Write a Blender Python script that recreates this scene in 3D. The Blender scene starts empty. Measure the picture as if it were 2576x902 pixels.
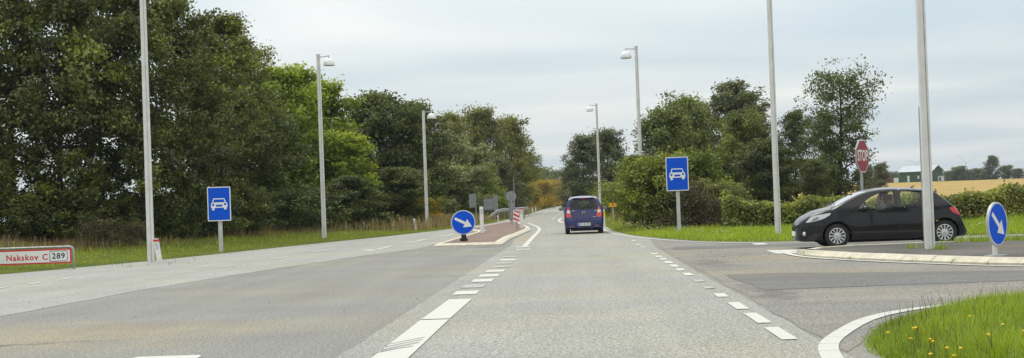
import bpy, bmesh, math, random
import numpy as np
from mathutils import Vector, Matrix
R = math.radians
SC = bpy.context.scene
COL = SC.collection

# ------------------------------------------------------------------ camera
EYE = 1.35
FD = 3757.0                      # focal length measured on a 2576 px wide view of the place
YAW, PITCH, ROLL = R(2.35), R(0.92), R(-2.06)
cam = bpy.data.objects.new('camera', bpy.data.cameras.new('camera'))
COL.objects.link(cam); SC.camera = cam
cam.data.sensor_fit = 'HORIZONTAL'; cam.data.sensor_width = 36.0
cam.data.lens = 36.0 * FD / 2576.0
cam.data.clip_start = 0.1; cam.data.clip_end = 12000
CM = Matrix.Rotation(YAW, 3, 'Z') @ Matrix.Rotation(R(90) + PITCH, 3, 'X') @ Matrix.Rotation(ROLL, 3, 'Z')
cam.matrix_world = Matrix.Translation((0, 0, EYE)) @ CM.to_4x4()

# ------------------------------------------------------------------ world: overcast sky
SUN_EL, SUN_AZ = R(56), R(-35)          # azimuth from +Y towards +X
w = bpy.data.worlds.new('World'); SC.world = w; w.use_nodes = True
nt = w.node_tree; nt.nodes.clear()
def N(t, **k):
    n = nt.nodes.new(t)
    for a, b in k.items(): setattr(n, a, b)
    return n
L = nt.links.new
out = N('ShaderNodeOutputWorld'); bg = N('ShaderNodeBackground')
sky = N('ShaderNodeTexSky', sky_type='NISHITA'); sky.sun_disc = False
sky.sun_elevation = SUN_EL; sky.sun_rotation = SUN_AZ; sky.air_density = 1.2; sky.dust_density = 1.5
skm = N('ShaderNodeMixRGB', blend_type='MULTIPLY'); skm.inputs[0].default_value = 1.0
skm.inputs[2].default_value = (0.02, 0.02, 0.02, 1); L(sky.outputs[0], skm.inputs[1])
tc = N('ShaderNodeTexCoord'); sep = N('ShaderNodeSeparateXYZ'); L(tc.outputs['Generated'], sep.inputs[0])
zc = N('ShaderNodeMath', operation='MAXIMUM'); L(sep.outputs[2], zc.inputs[0]); zc.inputs[1].default_value = 0.0
za = N('ShaderNodeMath', operation='ADD'); L(zc.outputs[0], za.inputs[0]); za.inputs[1].default_value = 0.055
dx = N('ShaderNodeMath', operation='DIVIDE'); L(sep.outputs[0], dx.inputs[0]); L(za.outputs[0], dx.inputs[1])
dy = N('ShaderNodeMath', operation='DIVIDE'); L(sep.outputs[1], dy.inputs[0]); L(za.outputs[0], dy.inputs[1])
cb = N('ShaderNodeCombineXYZ'); L(dx.outputs[0], cb.inputs[0]); L(dy.outputs[0], cb.inputs[1])
n1 = N('ShaderNodeTexNoise'); L(cb.outputs[0], n1.inputs['Vector'])
n1.inputs['Scale'].default_value = 0.34; n1.inputs['Detail'].default_value = 3.0; n1.inputs['Roughness'].default_value = 0.5
n1.inputs['Distortion'].default_value = 0.35
rp = N('ShaderNodeValToRGB'); L(n1.outputs['Fac'], rp.inputs[0])
e = rp.color_ramp.elements
e[0].position = 0.39; e[0].color = (0.60, 0.725, 0.83, 1)
e[1].position = 0.63; e[1].color = (0.99, 0.99, 0.98, 1)
m_ = e.new(0.5); m_.color = (0.76, 0.835, 0.895, 1)
# overcast luminance: the zenith is brighter than the horizon
grad = N('ShaderNodeValToRGB'); L(zc.outputs[0], grad.inputs[0])
g = grad.color_ramp.elements
g[0].position = 0.0; g[0].color = (0.40, 0.40, 0.40, 1)
g[1].position = 1.0; g[1].color = (1.0, 0.95, 0.87, 1)
k = g.new(0.17); k.color = (0.475, 0.465, 0.455, 1)
k = g.new(0.08); k.color = (0.41, 0.41, 0.41, 1)
mu = N('ShaderNodeMixRGB', blend_type='MULTIPLY'); mu.inputs[0].default_value = 1.0
L(rp.outputs[0], mu.inputs[1]); L(grad.outputs[0], mu.inputs[2])
sc_ = N('ShaderNodeMixRGB', blend_type='MULTIPLY'); sc_.inputs[0].default_value = 1.0
L(mu.outputs[0], sc_.inputs[1]); sc_.inputs[2].default_value = (1.70, 1.68, 1.65, 1)
ad = N('ShaderNodeMixRGB', blend_type='ADD'); ad.inputs[0].default_value = 1.0
L(sc_.outputs[0], ad.inputs[1]); L(skm.outputs[0], ad.inputs[2])
L(ad.outputs[0], bg.inputs[0]); bg.inputs[1].default_value = 1.0
L(bg.outputs[0], out.inputs[0])

sun = bpy.data.lights.new('sun', 'SUN'); sun.energy = 1.5; sun.angle = R(22); sun.color = (1.0, 0.93, 0.80)
so = bpy.data.objects.new('sun', sun); COL.objects.link(so)
sdir = Vector((math.sin(SUN_AZ)*math.cos(SUN_EL), math.cos(SUN_AZ)*math.cos(SUN_EL), math.sin(SUN_EL)))
so.rotation_euler = sdir.to_track_quat('Z', 'Y').to_euler(); so.location = sdir * 60

vs = SC.view_settings
SC.display_settings.display_device = 'sRGB'
vs.view_transform = 'Standard'; vs.look = 'None'; vs.gamma = 1.0; vs.exposure = 0.25; vs.use_curve_mapping = False
SC.cycles.max_bounces = 8; SC.cycles.transparent_max_bounces = 16
SC.cycles.diffuse_bounces = 3; SC.cycles.glossy_bounces = 3; SC.cycles.transmission_bounces = 6
SC.cycles.use_denoising = True
SC.cycles.sample_clamp_indirect = 4.0

# ------------------------------------------------------------------ helpers
def ray(px, py):
    return CM @ Vector(((px - 1288.0)/FD, -(py - 451.0)/FD, -1.0))
def P(px, py, z=0.0):
    """Point on the level plane z that is seen at (px, py) of the 2576 x 902 view."""
    d = ray(px, py); t = (z - EYE)/d.z
    return Vector((d.x*t, d.y*t, z))
def at(px, dist):
    """X of a thing seen at column px near eye level when it stands dist metres ahead."""
    d = ray(px, 503 - 0.036*(px - 1469))
    return d.x/d.y*dist

MATS = {}
def mat(name, col, rough=0.6, metal=0.0, coat=0.0, var=0.0, scale=20.0, bump=0.0, spec=0.5, bscale=None, coord='Object', col2=None, detail=4.0):
    if name in MATS: return MATS[name]
    m = bpy.data.materials.new(name); m.use_nodes = True
    t = m.node_tree; b = t.nodes['Principled BSDF']
    b.inputs['Base Color'].default_value = (*col, 1); b.inputs['Roughness'].default_value = rough
    b.inputs['Metallic'].default_value = metal; b.inputs['Coat Weight'].default_value = coat
    b.inputs['Coat Roughness'].default_value = 0.06
    b.inputs['Specular IOR Level'].default_value = spec
    if var > 0 or bump > 0 or col2:
        c = t.nodes.new('ShaderNodeTexCoord')
        nz = t.nodes.new('ShaderNodeTexNoise'); nz.inputs['Scale'].default_value = scale; nz.inputs['Detail'].default_value = detail
        t.links.new(c.outputs[coord], nz.inputs['Vector'])
        if var > 0 or col2:
            r = t.nodes.new('ShaderNodeValToRGB'); t.links.new(nz.outputs['Fac'], r.inputs[0])
            a = [max(0, x*(1 - var)) for x in col]; bb = [x*(1 + var) for x in (col2 or col)]
            r.color_ramp.elements[0].position = 0.3; r.color_ramp.elements[0].color = (*a, 1)
            r.color_ramp.elements[1].position = 0.7; r.color_ramp.elements[1].color = (*bb, 1)
            t.links.new(r.outputs[0], b.inputs['Base Color'])
        if bump > 0:
            n2 = t.nodes.new('ShaderNodeTexNoise'); n2.inputs['Scale'].default_value = bscale or scale*3
            t.links.new(c.outputs[coord], n2.inputs['Vector'])
            bp = t.nodes.new('ShaderNodeBump'); bp.inputs['Strength'].default_value = bump; bp.inputs['Distance'].default_value = 0.02
            t.links.new(n2.outputs['Fac'], bp.inputs['Height']); t.links.new(bp.outputs[0], b.inputs['Normal'])
    MATS[name] = m
    return m

def link(name, me, m=None, parent=None, smooth=False):
    o = bpy.data.objects.new(name, me); COL.objects.link(o)
    if m is not None:
        if len(me.materials) == 0: me.materials.append(m)
    if smooth:
        me.polygons.foreach_set('use_smooth', [True]*len(me.polygons))
        if smooth != True: me.set_sharp_from_angle(angle=smooth)
    if parent: o.parent = parent
    return o
def raw(name, verts, faces, m, parent=None, smooth=False):
    me = bpy.data.meshes.new(name); me.from_pydata([tuple(v) for v in verts], [], faces); me.update()
    return link(name, me, m, parent, smooth)
def tag(o, label=None, cat=None, group=None, kind=None):
    if label: o['label'] = label
    if cat: o['category'] = cat
    if group: o['group'] = group
    if kind: o['kind'] = kind
    return o
def empty(name, loc, rz=0.0, label=None, cat=None, group=None):
    o = bpy.data.objects.new(name, None); COL.objects.link(o); o.empty_display_size = 0.2
    o.location = loc; o.rotation_euler = (0, 0, rz)
    return tag(o, label, cat, group)
def copy_tree(o, parent=None):
    c = o.copy(); COL.objects.link(c); c.parent = parent
    for ch in list(o.children): copy_tree(ch, c)
    return c

class MB:
    """Collects simple shapes; build() links them as one mesh object."""
    def __init__(s): s.v = []; s.f = []
    def add(s, v, f):
        n = len(s.v); s.v += [tuple(x) for x in v]; s.f += [tuple(i + n for i in q) for q in f]; return s
    def box(s, c, d, M=None, bev=0.0):
        x, y, z = [q/2 for q in d]
        if bev > 0:
            b = bev; v = []; f = []
            bm = bmesh.new(); bmesh.ops.create_cube(bm, size=1.0)
            for q in bm.verts: q.co = Vector((q.co.x*d[0], q.co.y*d[1], q.co.z*d[2]))
            bmesh.ops.bevel(bm, geom=bm.edges[:] , offset=b, segments=2, affect='EDGES', profile=0.5)
            bm.verts.index_update()
            v = [q.co.copy() for q in bm.verts]; f = [[q.index for q in p.verts] for p in bm.faces]; bm.free()
        else:
            v = [Vector((a*x, b_*y, c_*z)) for a in (-1, 1) for b_ in (-1, 1) for c_ in (-1, 1)]
            f = [(0,1,3,2),(4,6,7,5),(0,4,5,1),(2,3,7,6),(0,2,6,4),(1,5,7,3)]
        if M is not None: v = [M @ q for q in v]
        return s.add([q + Vector(c) for q in v], f)
    def tube(s, pts, rad, n=8, cap=True):
        pts = [Vector(p) for p in pts]; rr = rad if hasattr(rad, '__len__') else [rad]*len(pts)
        v = []; f = []; up = None
        for i, p in enumerate(pts):
            t = (pts[min(i+1, len(pts)-1)] - pts[max(i-1, 0)]).normalized()
            if up is None:
                up = t.orthogonal().normalized()
            else:
                up = (up - t*up.dot(t)); up = up.normalized() if up.length > 1e-6 else t.orthogonal().normalized()
            b = t.cross(up)
            for k in range(n):
                a = 2*math.pi*k/n + math.pi/n
                v.append(p + (up*math.cos(a) + b*math.sin(a))*rr[i])
        for i in range(len(pts)-1):
            for k in range(n):
                f.append((i*n+k, i*n+(k+1)%n, (i+1)*n+(k+1)%n, (i+1)*n+k))
        if cap: f.append(tuple(range(n-1, -1, -1))); f.append(tuple((len(pts)-1)*n + k for k in range(n)))
        return s.add(v, f)
    def lathe(s, prof, n=24, M=None, o=(0,0,0)):
        v = []; f = []
        for r, z in prof:
            for k in range(n):
                a = 2*math.pi*k/n; v.append(Vector((r*math.cos(a), r*math.sin(a), z)))
        for i in range(len(prof)-1):
            for k in range(n):
                f.append((i*n+k, i*n+(k+1)%n, (i+1)*n+(k+1)%n, (i+1)*n+k))
        if M is not None: v = [M @ q for q in v]
        return s.add([q + Vector(o) for q in v], f)
    def prism(s, poly, h0, h1, M=None):
        """poly: (a, b) outline in the local xy plane, from h0 to h1 along local z"""
        n = len(poly)
        ar = sum(poly[i][0]*poly[(i+1)%n][1] - poly[(i+1)%n][0]*poly[i][1] for i in range(n))
        if ar < 0: poly = poly[::-1]
        v = [Vector((a, b, h0)) for a, b in poly] + [Vector((a, b, h1)) for a, b in poly]
        f = [tuple(range(n-1, -1, -1)), tuple(range(n, 2*n))] + [(i, (i+1)%n, n+(i+1)%n, n+i) for i in range(n)]
        if M is not None: v = [M @ q for q in v]
        return s.add(v, f)
    def build(s, name, m, parent=None, smooth=False):
        return raw(name, s.v, s.f, m, parent, smooth)

def rrect(w_, h_, r, n=5):
    p = []
    for cx, cy, a0 in ((w_/2-r, h_/2-r, 0), (-w_/2+r, h_/2-r, 90), (-w_/2+r, -h_/2+r, 180), (w_/2-r, -h_/2+r, 270)):
        for k in range(n+1):
            a = R(a0 + 90*k/n); p.append((cx + r*math.cos(a), cy + r*math.sin(a)))
    return p
def circ(r, n=32, cx=0, cy=0): return [(cx + r*math.cos(2*math.pi*k/n), cy + r*math.sin(2*math.pi*k/n)) for k in range(n)]
FACE = Matrix(((1,0,0,0),(0,0,-1,0),(0,1,0,0),(0,0,0,1)))   # local (x, y, h) -> world (x, -h, y): faces -Y
def text(name, s, size, m, parent, loc, depth=0.003, rot=(R(90),0,0), wscale=1.0, bold=0.0, space=1.0):
    c = bpy.data.curves.new('lettering', 'FONT'); c.body = s; c.size = size; c.align_x = 'CENTER'; c.align_y = 'CENTER'
    c.extrude = depth/2; c.offset = bold; c.space_character = space; c.resolution_u = 3
    o = bpy.data.objects.new('lettering_tmp', c); COL.objects.link(o)
    dg = bpy.context.evaluated_depsgraph_get(); me = bpy.data.meshes.new_from_object(o.evaluated_get(dg))
    bpy.data.objects.remove(o)
    r = link(name, me, None, parent); me.materials.clear(); me.materials.append(m)
    r.location = loc; r.rotation_euler = rot; r.scale = (wscale, 1, 1)
    return r

# ------------------------------------------------------------------ ground plan (metres, X right, Y ahead)
ROAD = [(-70,-30),(2.45,-30),(2.45,12.3),(2.55,13.2),(2.9,14.6),(3.4,15.6),(4.2,16.6),(5.2,17.3),(7,17.9),(12,18.3),(70,19.5),
        (70,41.4),(9,41.4),(6.0,41.8),(4.7,42.9),(3.7,45.3),(2.8,50),(2.05,56),(1.65,64),(1.55,80),(1.7,110),(2.0,150),(2.0,300),(3.2,420),(6.2,560),(14,800),(22,950),
        (14,950),(6.5,800),(-1.0,560),(-4.1,420),(-5.3,300),(-5.3,143),(-5.8,105),(-7.5,80),(-8.9,69),(-11.0,56.4),(-12.7,44.9),(-14.5,37.8),(-18.5,31.5),(-30,27),(-70,24)]
RP = np.array(ROAD)
def sdist(x, y):
    """signed distance to the asphalt outline, positive outside"""
    x = np.asarray(x, float); y = np.asarray(y, float); d = np.full(x.shape, 1e9); ins = np.zeros(x.shape, bool)
    for i in range(len(RP)):
        a = RP[i]; b = RP[(i+1) % len(RP)]; ab = b - a
        t = np.clip(((x-a[0])*ab[0] + (y-a[1])*ab[1])/(ab@ab), 0, 1)
        d = np.minimum(d, np.hypot(x - a[0] - t*ab[0], y - a[1] - t*ab[1]))
        if a[1] != b[1]:
            c = ((a[1] > y) != (b[1] > y)) & (x < (b[0]-a[0])*(y-a[1])/(b[1]-a[1]) + a[0]); ins ^= c
    return np.where(ins, -d, d)
def sm(a, b, x): t = np.clip((x-a)/(b-a), 0, 1); return t*t*(3-2*t)
def H(x, y):
    x = np.asarray(x, float); y = np.asarray(y, float); s = sdist(x, y)
    h = np.clip(0.09*s, -0.09, 0.05)
    left = (x < -3)
    h = h + np.where(left, 0.75*sm(1.0, 17, s)*sm(20, 38, y), 0)
    h = h + np.where(x > 0, 3.1*sm(75, 480, y)*sm(10, 60, x - 0.02*y), 0)
    h = h + np.where((x > 2) & (y < 30), 0.10*sm(0.3, 2.5, s), 0)
    h = h + np.where(s > 3, 0.05*np.sin(x*0.9 + 1.3*np.sin(y*0.37))*np.sin(y*0.7 + x*0.2)*sm(3, 8, s), 0)
    return h
def Hs(x, y): return float(H(np.array([x]), np.array([y]))[0])

def gridmesh(name, xs, ys, fz, m, off=0.0):
    X, Y = np.meshgrid(xs, ys); Z = fz(X.ravel(), Y.ravel()) + off
    nx, ny = len(xs), len(ys)
    v = np.stack([X.ravel(), Y.ravel(), Z], 1)
    i = np.arange(nx*ny).reshape(ny, nx)
    f = np.stack([i[:-1,:-1], i[:-1,1:], i[1:,1:], i[1:,:-1]], -1).reshape(-1, 4)
    return npmesh(name, v, f, m)
def npmesh(name, v, f, m, parent=None, attrs=None, smooth=False):
    me = bpy.data.meshes.new(name); n = f.shape[1]
    me.vertices.add(len(v)); me.vertices.foreach_set('co', np.ascontiguousarray(v, np.float32).ravel())
    me.loops.add(f.size); me.loops.foreach_set('vertex_index', np.ascontiguousarray(f, np.int32).ravel())
    me.polygons.add(len(f)); me.polygons.foreach_set('loop_start', np.arange(0, f.size, n, dtype=np.int32))
    if attrs is not None:
        a = me.attributes.new('tint', 'FLOAT', 'POINT'); a.data.foreach_set('value', np.ascontiguousarray(attrs, np.float32))
    me.update(calc_edges=True)
    return link(name, me, m, parent, smooth)

# ---- ground material: rough grass with dry and earthy patches
def ground_mat():
    m = bpy.data.materials.new('meadow_ground'); m.use_nodes = True; t = m.node_tree; b = t.nodes['Principled BSDF']
    g = t.nodes.new('ShaderNodeNewGeometry')
    def nz(s, d=4):
        n = t.nodes.new('ShaderNodeTexNoise'); n.inputs['Scale'].default_value = s; n.inputs['Detail'].default_value = d
        t.links.new(g.outputs['Position'], n.inputs['Vector']); return n
    r = t.nodes.new('ShaderNodeValToRGB'); t.links.new(nz(0.35).outputs[0], r.inputs[0])
    r.color_ramp.elements[0].position = 0.35; r.color_ramp.elements[0].color = (0.075, 0.11, 0.02, 1)
    r.color_ramp.elements[1].position = 0.7; r.color_ramp.elements[1].color = (0.13, 0.155, 0.035, 1)
    r2 = t.nodes.new('ShaderNodeValToRGB'); t.links.new(nz(9, 6).outputs[0], r2.inputs[0])
    r2.color_ramp.elements[0].color = (0.35, 0.35, 0.35, 1); r2.color_ramp.elements[1].color = (1.4, 1.4, 1.4, 1)
    mx = t.nodes.new('ShaderNodeMixRGB'); mx.blend_type = 'MULTIPLY'; mx.inputs[0].default_value = 1
    t.links.new(r.outputs[0], mx.inputs[1]); t.links.new(r2.outputs[0], mx.inputs[2])
    t.links.new(mx.outputs[0], b.inputs['Base Color']); b.inputs['Roughness'].default_value = 0.95; b.inputs['Specular IOR Level'].default_value = 0.1
    bp = t.nodes.new('ShaderNodeBump'); bp.inputs['Strength'].default_value = 0.8; bp.inputs['Distance'].default_value = 0.08
    t.links.new(nz(14, 5).outputs[0], bp.inputs['Height']); t.links.new(bp.outputs[0], b.inputs['Normal'])
    return m
def spaced(parts):
    o = []
    for a, b, s in parts: o += list(np.arange(a, b, s))
    return np.array(o + [parts[-1][1]])
xs = spaced([(-4300,-1000,550),(-1000,-200,100),(-200,-60,14),(-60,-26,2),(-26,14,0.5),(14,40,2),(40,200,10),(200,1000,80),(1000,4300,550)])
ys = spaced([(-350,-40,62),(-40,6,4),(6,100,0.5),(100,180,2),(180,560,10),(560,1600,80),(1600,3350,350)])
tag(gridmesh('ground', xs, ys, H, ground_mat()), kind='structure')

# ---- asphalt
def asphalt(name, base, warm=0.0, spk=0.35, mott=0.16, stains=True, wear=None, spots=()):
    m = bpy.data.materials.new(name); m.use_nodes = True; t = m.node_tree; b = t.nodes['Principled BSDF']
    g = t.nodes.new('ShaderNodeNewGeometry')
    def nz(s, d=3, rough=0.5, vec=None):
        n = t.nodes.new('ShaderNodeTexNoise'); n.inputs['Scale'].default_value = s; n.inputs['Detail'].default_value = d; n.inputs['Roughness'].default_value = rough
        t.links.new(vec or g.outputs['Position'], n.inputs['Vector']); return n.outputs[0]
    def rng(src, lo, hi, a=0.3, b_=0.7):
        q = t.nodes.new('ShaderNodeMapRange'); q.inputs[1].default_value = a; q.inputs[2].default_value = b_; q.inputs[3].default_value = lo; q.inputs[4].default_value = hi
        t.links.new(src, q.inputs[0]); return q.outputs[0]
    def mul(x, y):
        q = t.nodes.new('ShaderNodeMath'); q.operation = 'MULTIPLY'; t.links.new(x, q.inputs[0]); t.links.new(y, q.inputs[1]); return q.outputs[0]
    # wheel-polished streaks run along the road
    mp = t.nodes.new('ShaderNodeMapping'); mp.inputs['Scale'].default_value = (1.3, 0.05, 1); t.links.new(g.outputs['Position'], mp.inputs['Vector'])
    v = rng(nz(48, 2, 0.7), 1-spk, 1+spk, 0.38, 0.62)
    v = mul(v, rng(nz(19, 3, 0.75), 1-spk*0.5, 1+spk*0.5, 0.36, 0.64))
    v = mul(v, rng(nz(0.45, 4), 1-mott, 1+mott))
    if wear: mp.inputs['Scale'].default_value = wear
    v = mul(v, rng(nz(1.0, 2, 0.5, mp.outputs[0]), 1-mott*0.8, 1+mott*0.8))
    c = t.nodes.new('ShaderNodeMixRGB'); c.blend_type = 'MULTIPLY'; c.inputs[0].default_value = 1
    ramp = t.nodes.new('ShaderNodeValToRGB'); t.links.new(nz(0.22, 5), ramp.inputs[0])
    ramp.color_ramp.elements[0].position = 0.42; ramp.color_ramp.elements[0].color = (*base, 1)
    dirt = (base[0]*(1.12+warm), base[1]*1.02, base[2]*(0.84-warm*0.4)) if stains else base
    ramp.color_ramp.elements[1].position = 0.72; ramp.color_ramp.elements[1].color = (*dirt, 1)
    t.links.new(ramp.outputs[0], c.inputs[1]); t.links.new(v, c.inputs[2])
    # fine cracks
    vo = t.nodes.new('ShaderNodeTexVoronoi'); vo.feature = 'DISTANCE_TO_EDGE'; vo.inputs['Scale'].default_value = 0.16
    wv = t.nodes.new('ShaderNodeMixRGB'); wv.inputs[0].default_value = 0.08
    nn = t.nodes.new('ShaderNodeTexNoise'); nn.inputs['Scale'].default_value = 1.4; nn.inputs['Detail'].default_value = 5; t.links.new(g.outputs['Position'], nn.inputs['Vector'])
    ads = t.nodes.new('ShaderNodeVectorMath'); ads.operation = 'ADD'; t.links.new(g.outputs['Position'], ads.inputs[0])
    sc2 = t.nodes.new('ShaderNodeVectorMath'); sc2.operation = 'SCALE'; sc2.inputs['Scale'].default_value = 1.4; t.links.new(nn.outputs['Color'], sc2.inputs[0]); t.links.new(sc2.outputs[0], ads.inputs[1])
    t.links.new(ads.outputs[0], vo.inputs['Vector'])
    ck = rng(vo.outputs['Distance'], 0.72, 1.0, 0.0008, 0.0026)
    gate = rng(nz(0.11, 2), 0.0, 1.0, 0.47, 0.55)
    ml = t.nodes.new('ShaderNodeMixRGB'); t.links.new(gate, ml.inputs[0]); ml.inputs[1].default_value = (1,1,1,1); t.links.new(ck, ml.inputs[2])
    c2 = t.nodes.new('ShaderNodeMixRGB'); c2.blend_type = 'MULTIPLY'; c2.inputs[0].default_value = 1
    t.links.new(c.outputs[0], c2.inputs[1]); t.links.new(ml.outputs[0], c2.inputs[2])
    last = c2.outputs[0]
    for (sx_, sy_, rx_, ry_, colr, amt) in spots:      # dirt and oil spots with their own place and outline
        sb_ = t.nodes.new('ShaderNodeVectorMath'); sb_.operation = 'SUBTRACT'; t.links.new(ads.outputs[0], sb_.inputs[0]); sb_.inputs[1].default_value = (sx_+0.7, sy_+0.7, 0.7)
        ml_ = t.nodes.new('ShaderNodeVectorMath'); ml_.operation = 'MULTIPLY'; t.links.new(sb_.outputs[0], ml_.inputs[0]); ml_.inputs[1].default_value = (1/rx_, 1/ry_, 0)
        ln_ = t.nodes.new('ShaderNodeVectorMath'); ln_.operation = 'LENGTH'; t.links.new(ml_.outputs[0], ln_.inputs[0])
        ms_ = mul(rng(ln_.outputs['Value'], amt, 0.0, 0.35, 1.05), rng(nz(1.7, 5, 0.65), 0.35, 1.0, 0.35, 0.6))
        cm_ = t.nodes.new('ShaderNodeMixRGB'); t.links.new(ms_, cm_.inputs[0]); t.links.new(last, cm_.inputs[1])
        cc_ = t.nodes.new('ShaderNodeMixRGB'); cc_.blend_type = 'MULTIPLY'; cc_.inputs[0].default_value = 1; cc_.inputs[1].default_value = (*colr, 1); t.links.new(v, cc_.inputs[2]); t.links.new(cc_.outputs[0], cm_.inputs[2])
        last = cm_.outputs[0]
    t.links.new(last, b.inputs['Base Color'])
    b.inputs['Roughness'].default_value = 0.85; b.inputs['Specular IOR Level'].default_value = 0.25
    bp = t.nodes.new('ShaderNodeBump'); bp.inputs['Strength'].default_value = 0.5; bp.inputs['Distance'].default_value = 0.01
    t.links.new(nz(70, 2), bp.inputs['Height']); t.links.new(bp.outputs[0], b.inputs['Normal'])
    return m
def sheet(name, pts, z, m, parent=None, wob=0.0, seed=0):
    rn = random.Random(seed); bm = bmesh.new(); q = []
    for i, (x, y) in enumerate(pts):
        x2, y2 = pts[(i+1) % len(pts)]; L_ = math.hypot(x2-x, y2-y); k = max(1, min(60, int(L_/0.6))) if wob else 1
        for j in range(k):
            t_ = j/k; d = (rn.random()-0.5)*2*wob
            q.append((x + (x2-x)*t_ + d, y + (y2-y)*t_ + d, z))
    vs_ = [bm.verts.new(p) for p in q]; fc = bm.faces.new(vs_)
    bmesh.ops.triangulate(bm, faces=[fc]); bm.normal_update()
    for f in bm.faces:
        if f.normal.z < 0: f.normal_flip()
    me = bpy.data.meshes.new(name); bm.to_mesh(me); bm.free()
    return link(name, me, m, parent)
A_DARK = asphalt('asphalt_junction', (0.215, 0.212, 0.200), -0.06, 0.5, 0.09, spots=((-6.0,17.2,3.2,2.6,(0.30,0.25,0.17),0.75),(-7.0,16.2,2.4,0.16,(0.07,0.06,0.05),0.8),(-2.9,46.8,0.9,0.7,(0.09,0.085,0.08),0.8)))
A_LIGHT = asphalt('asphalt_lane', (0.285, 0.280, 0.260), -0.08, 0.5, 0.07, spots=((-1.75,56,0.5,11,(0.36,0.29,0.18),0.7),))
A_PALE = asphalt('asphalt_oncoming', (0.30, 0.298, 0.284), -0.08, 0.4, 0.07)
A_SIDE = asphalt('asphalt_side', (0.215, 0.208, 0.192), 0.0, 0.5, 0.10, wear=(0.05, 1.3, 1), spots=((4.4,31.5,1.9,2.0,(0.33,0.26,0.17),0.6),(2.7,30,0.5,2.2,(0.09,0.085,0.08),0.7),(2.6,20.5,0.35,3.0,(0.10,0.095,0.09),0.7)))
A_PATCH = asphalt('asphalt_patch', (0.15, 0.15, 0.15), 0.0, 0.25, 0.10, wear=(0.05, 1.3, 1))
road = sheet('road', ROAD, 0.0, A_DARK); tag(road, kind='structure')
lane = [(-2.15,-29),(2.2,-29),(2.2,12),(2.15,30),(2.2,43),(2.5,50),(2.0,56),(1.6,64),(1.5,80),(1.65,110),(1.95,150),(1.95,300),(3.1,420),(6.1,560),(13.9,800),(21.5,948),(14.2,948),(6.6,800),(-0.9,560),(-4.0,420),(-5.2,300),
        (-5.2,143),(-5.6,106),(-5.0,100),(-2.4,82),(-2.1,70),(-2.3,56),(-2.05,48),(-2.1,40),(-2.2,14)]
tag(sheet('road_lane', lane, 0.004, A_LIGHT, wob=0.02, seed=3), kind='structure')
onc = [(-69,22.5),(-30,21),(-18,18.3),(-8.2,20.5),(-7.95,27),(-7.4,32.5),(-6.4,40),(-5.0,47.5),(-4.75,60),(-4.55,69),(-6.0,75),(-5.3,97),(-5.4,104),(-7.35,80),(-8.75,69),(-10.85,56.4),(-12.5,44.9),(-14.2,38),(-15.5,34.5),(-30,25.0),(-69,23.6)]
tag(sheet('road_oncoming_lane', onc, 0.004, A_PALE, wob=0.04, seed=4), kind='structure')
side = [(2.22,12.6),(2.5,13.4),(2.8,14.7),(3.3,15.7),(4.1,16.75),(5.1,17.45),(7,18.05),(12,18.45),(69,19.6),(69,41.3),(9,41.3),(6.0,41.7),(4.65,42.8),(3.5,45.3),(2.6,49.5),(2.3,43),(2.25,30)]
tag(sheet('side_road', side, 0.004, A_SIDE, wob=0.04, seed=5), kind='structure')
# two darker resurfaced strips across the mouth of the side road
tag(sheet('road_patch', [(2.6,21.0),(4.5,21.2),(7,21.2),(30,21.0),(69,21),(69,24.0),(30,24.0),(7.3,23.7),(5.0,24.6),(3.3,25.6),(2.5,25.5)], 0.008, A_PATCH, wob=0.05, seed=6), kind='structure')
tag(sheet('road_patch', [(2.5,38.2),(6,38.0),(30,38.2),(69,38.3),(69,40.3),(30,40.2),(6,40.2),(2.6,40.6)], 0.008, A_PATCH, wob=0.05, seed=7), kind='structure')

# ---- painted markings: one sheet each
def paint_mat():
    m = bpy.data.materials.new('road_paint'); m.use_nodes = True; t = m.node_tree; b = t.nodes['Principled BSDF']
    g = t.nodes.new('ShaderNodeNewGeometry')
    n = t.nodes.new('ShaderNodeTexNoise'); n.inputs['Scale'].default_value = 26; n.inputs['Detail'].default_value = 6; n.inputs['Roughness'].default_value = 0.75
    t.links.new(g.outputs['Position'], n.inputs['Vector'])
    r = t.nodes.new('ShaderNodeValToRGB'); t.links.new(n.outputs[0], r.inputs[0])
    r.color_ramp.elements[0].position = 0.28; r.color_ramp.elements[0].color = (0.36, 0.35, 0.31, 1)
    r.color_ramp.elements[1].position = 0.46; r.color_ramp.elements[1].color = (0.52, 0.515, 0.47, 1)
    t.links.new(r.outputs[0], b.inputs['Base Color']); b.inputs['Roughness'].default_value = 0.6
    return m
PAINT = paint_mat()
WORN = mat('road_paint_worn', (0.36, 0.35, 0.32), 0.8, var=0.45, scale=9, coord='Object', detail=8)
marks = empty('road_markings', (0,0,0)); marks['kind'] = 'structure'
def mark(pts, m=PAINT, z=0.012): return sheet('marking', pts, z, m, marks)
def line(pts, wd, m=PAINT, z=0.012, seg=None):
    """pieces of line: seg = length of one laid piece; thin joints stay open"""
    pts = [Vector((p[0], p[1])) for p in pts]
    L_ = []; R_ = []
    for i, p in enumerate(pts):
        t_ = (pts[min(i+1, len(pts)-1)] - pts[max(i-1, 0)]).normalized(); n_ = Vector((-t_.y, t_.x))*wd/2
        L_.append(p + n_); R_.append(p - n_)
    v = [(q.x, q.y, z) for q in L_] + [(q.x, q.y, z) for q in R_]; n = len(pts)
    return raw('marking', v, [(n+i, n+i+1, i+1, i) for i in range(n-1)], m, marks)
def smooth_poly(pts, k=6):
    pts = [Vector((p[0], p[1])) for p in pts]; o = []
    for i in range(len(pts)-1):
        p0 = pts[max(i-1,0)]; p1 = pts[i]; p2 = pts[i+1]; p3 = pts[min(i+2, len(pts)-1)]
        for j in range(k):
            t_ = j/k
            o.append(0.5*((2*p1) + (p2-p0)*t_ + (2*p0-5*p1+4*p2-p3)*t_*t_ + (3*p1-p0-3*p2+p3)*t_**3))
    return o + [pts[-1]]
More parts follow.
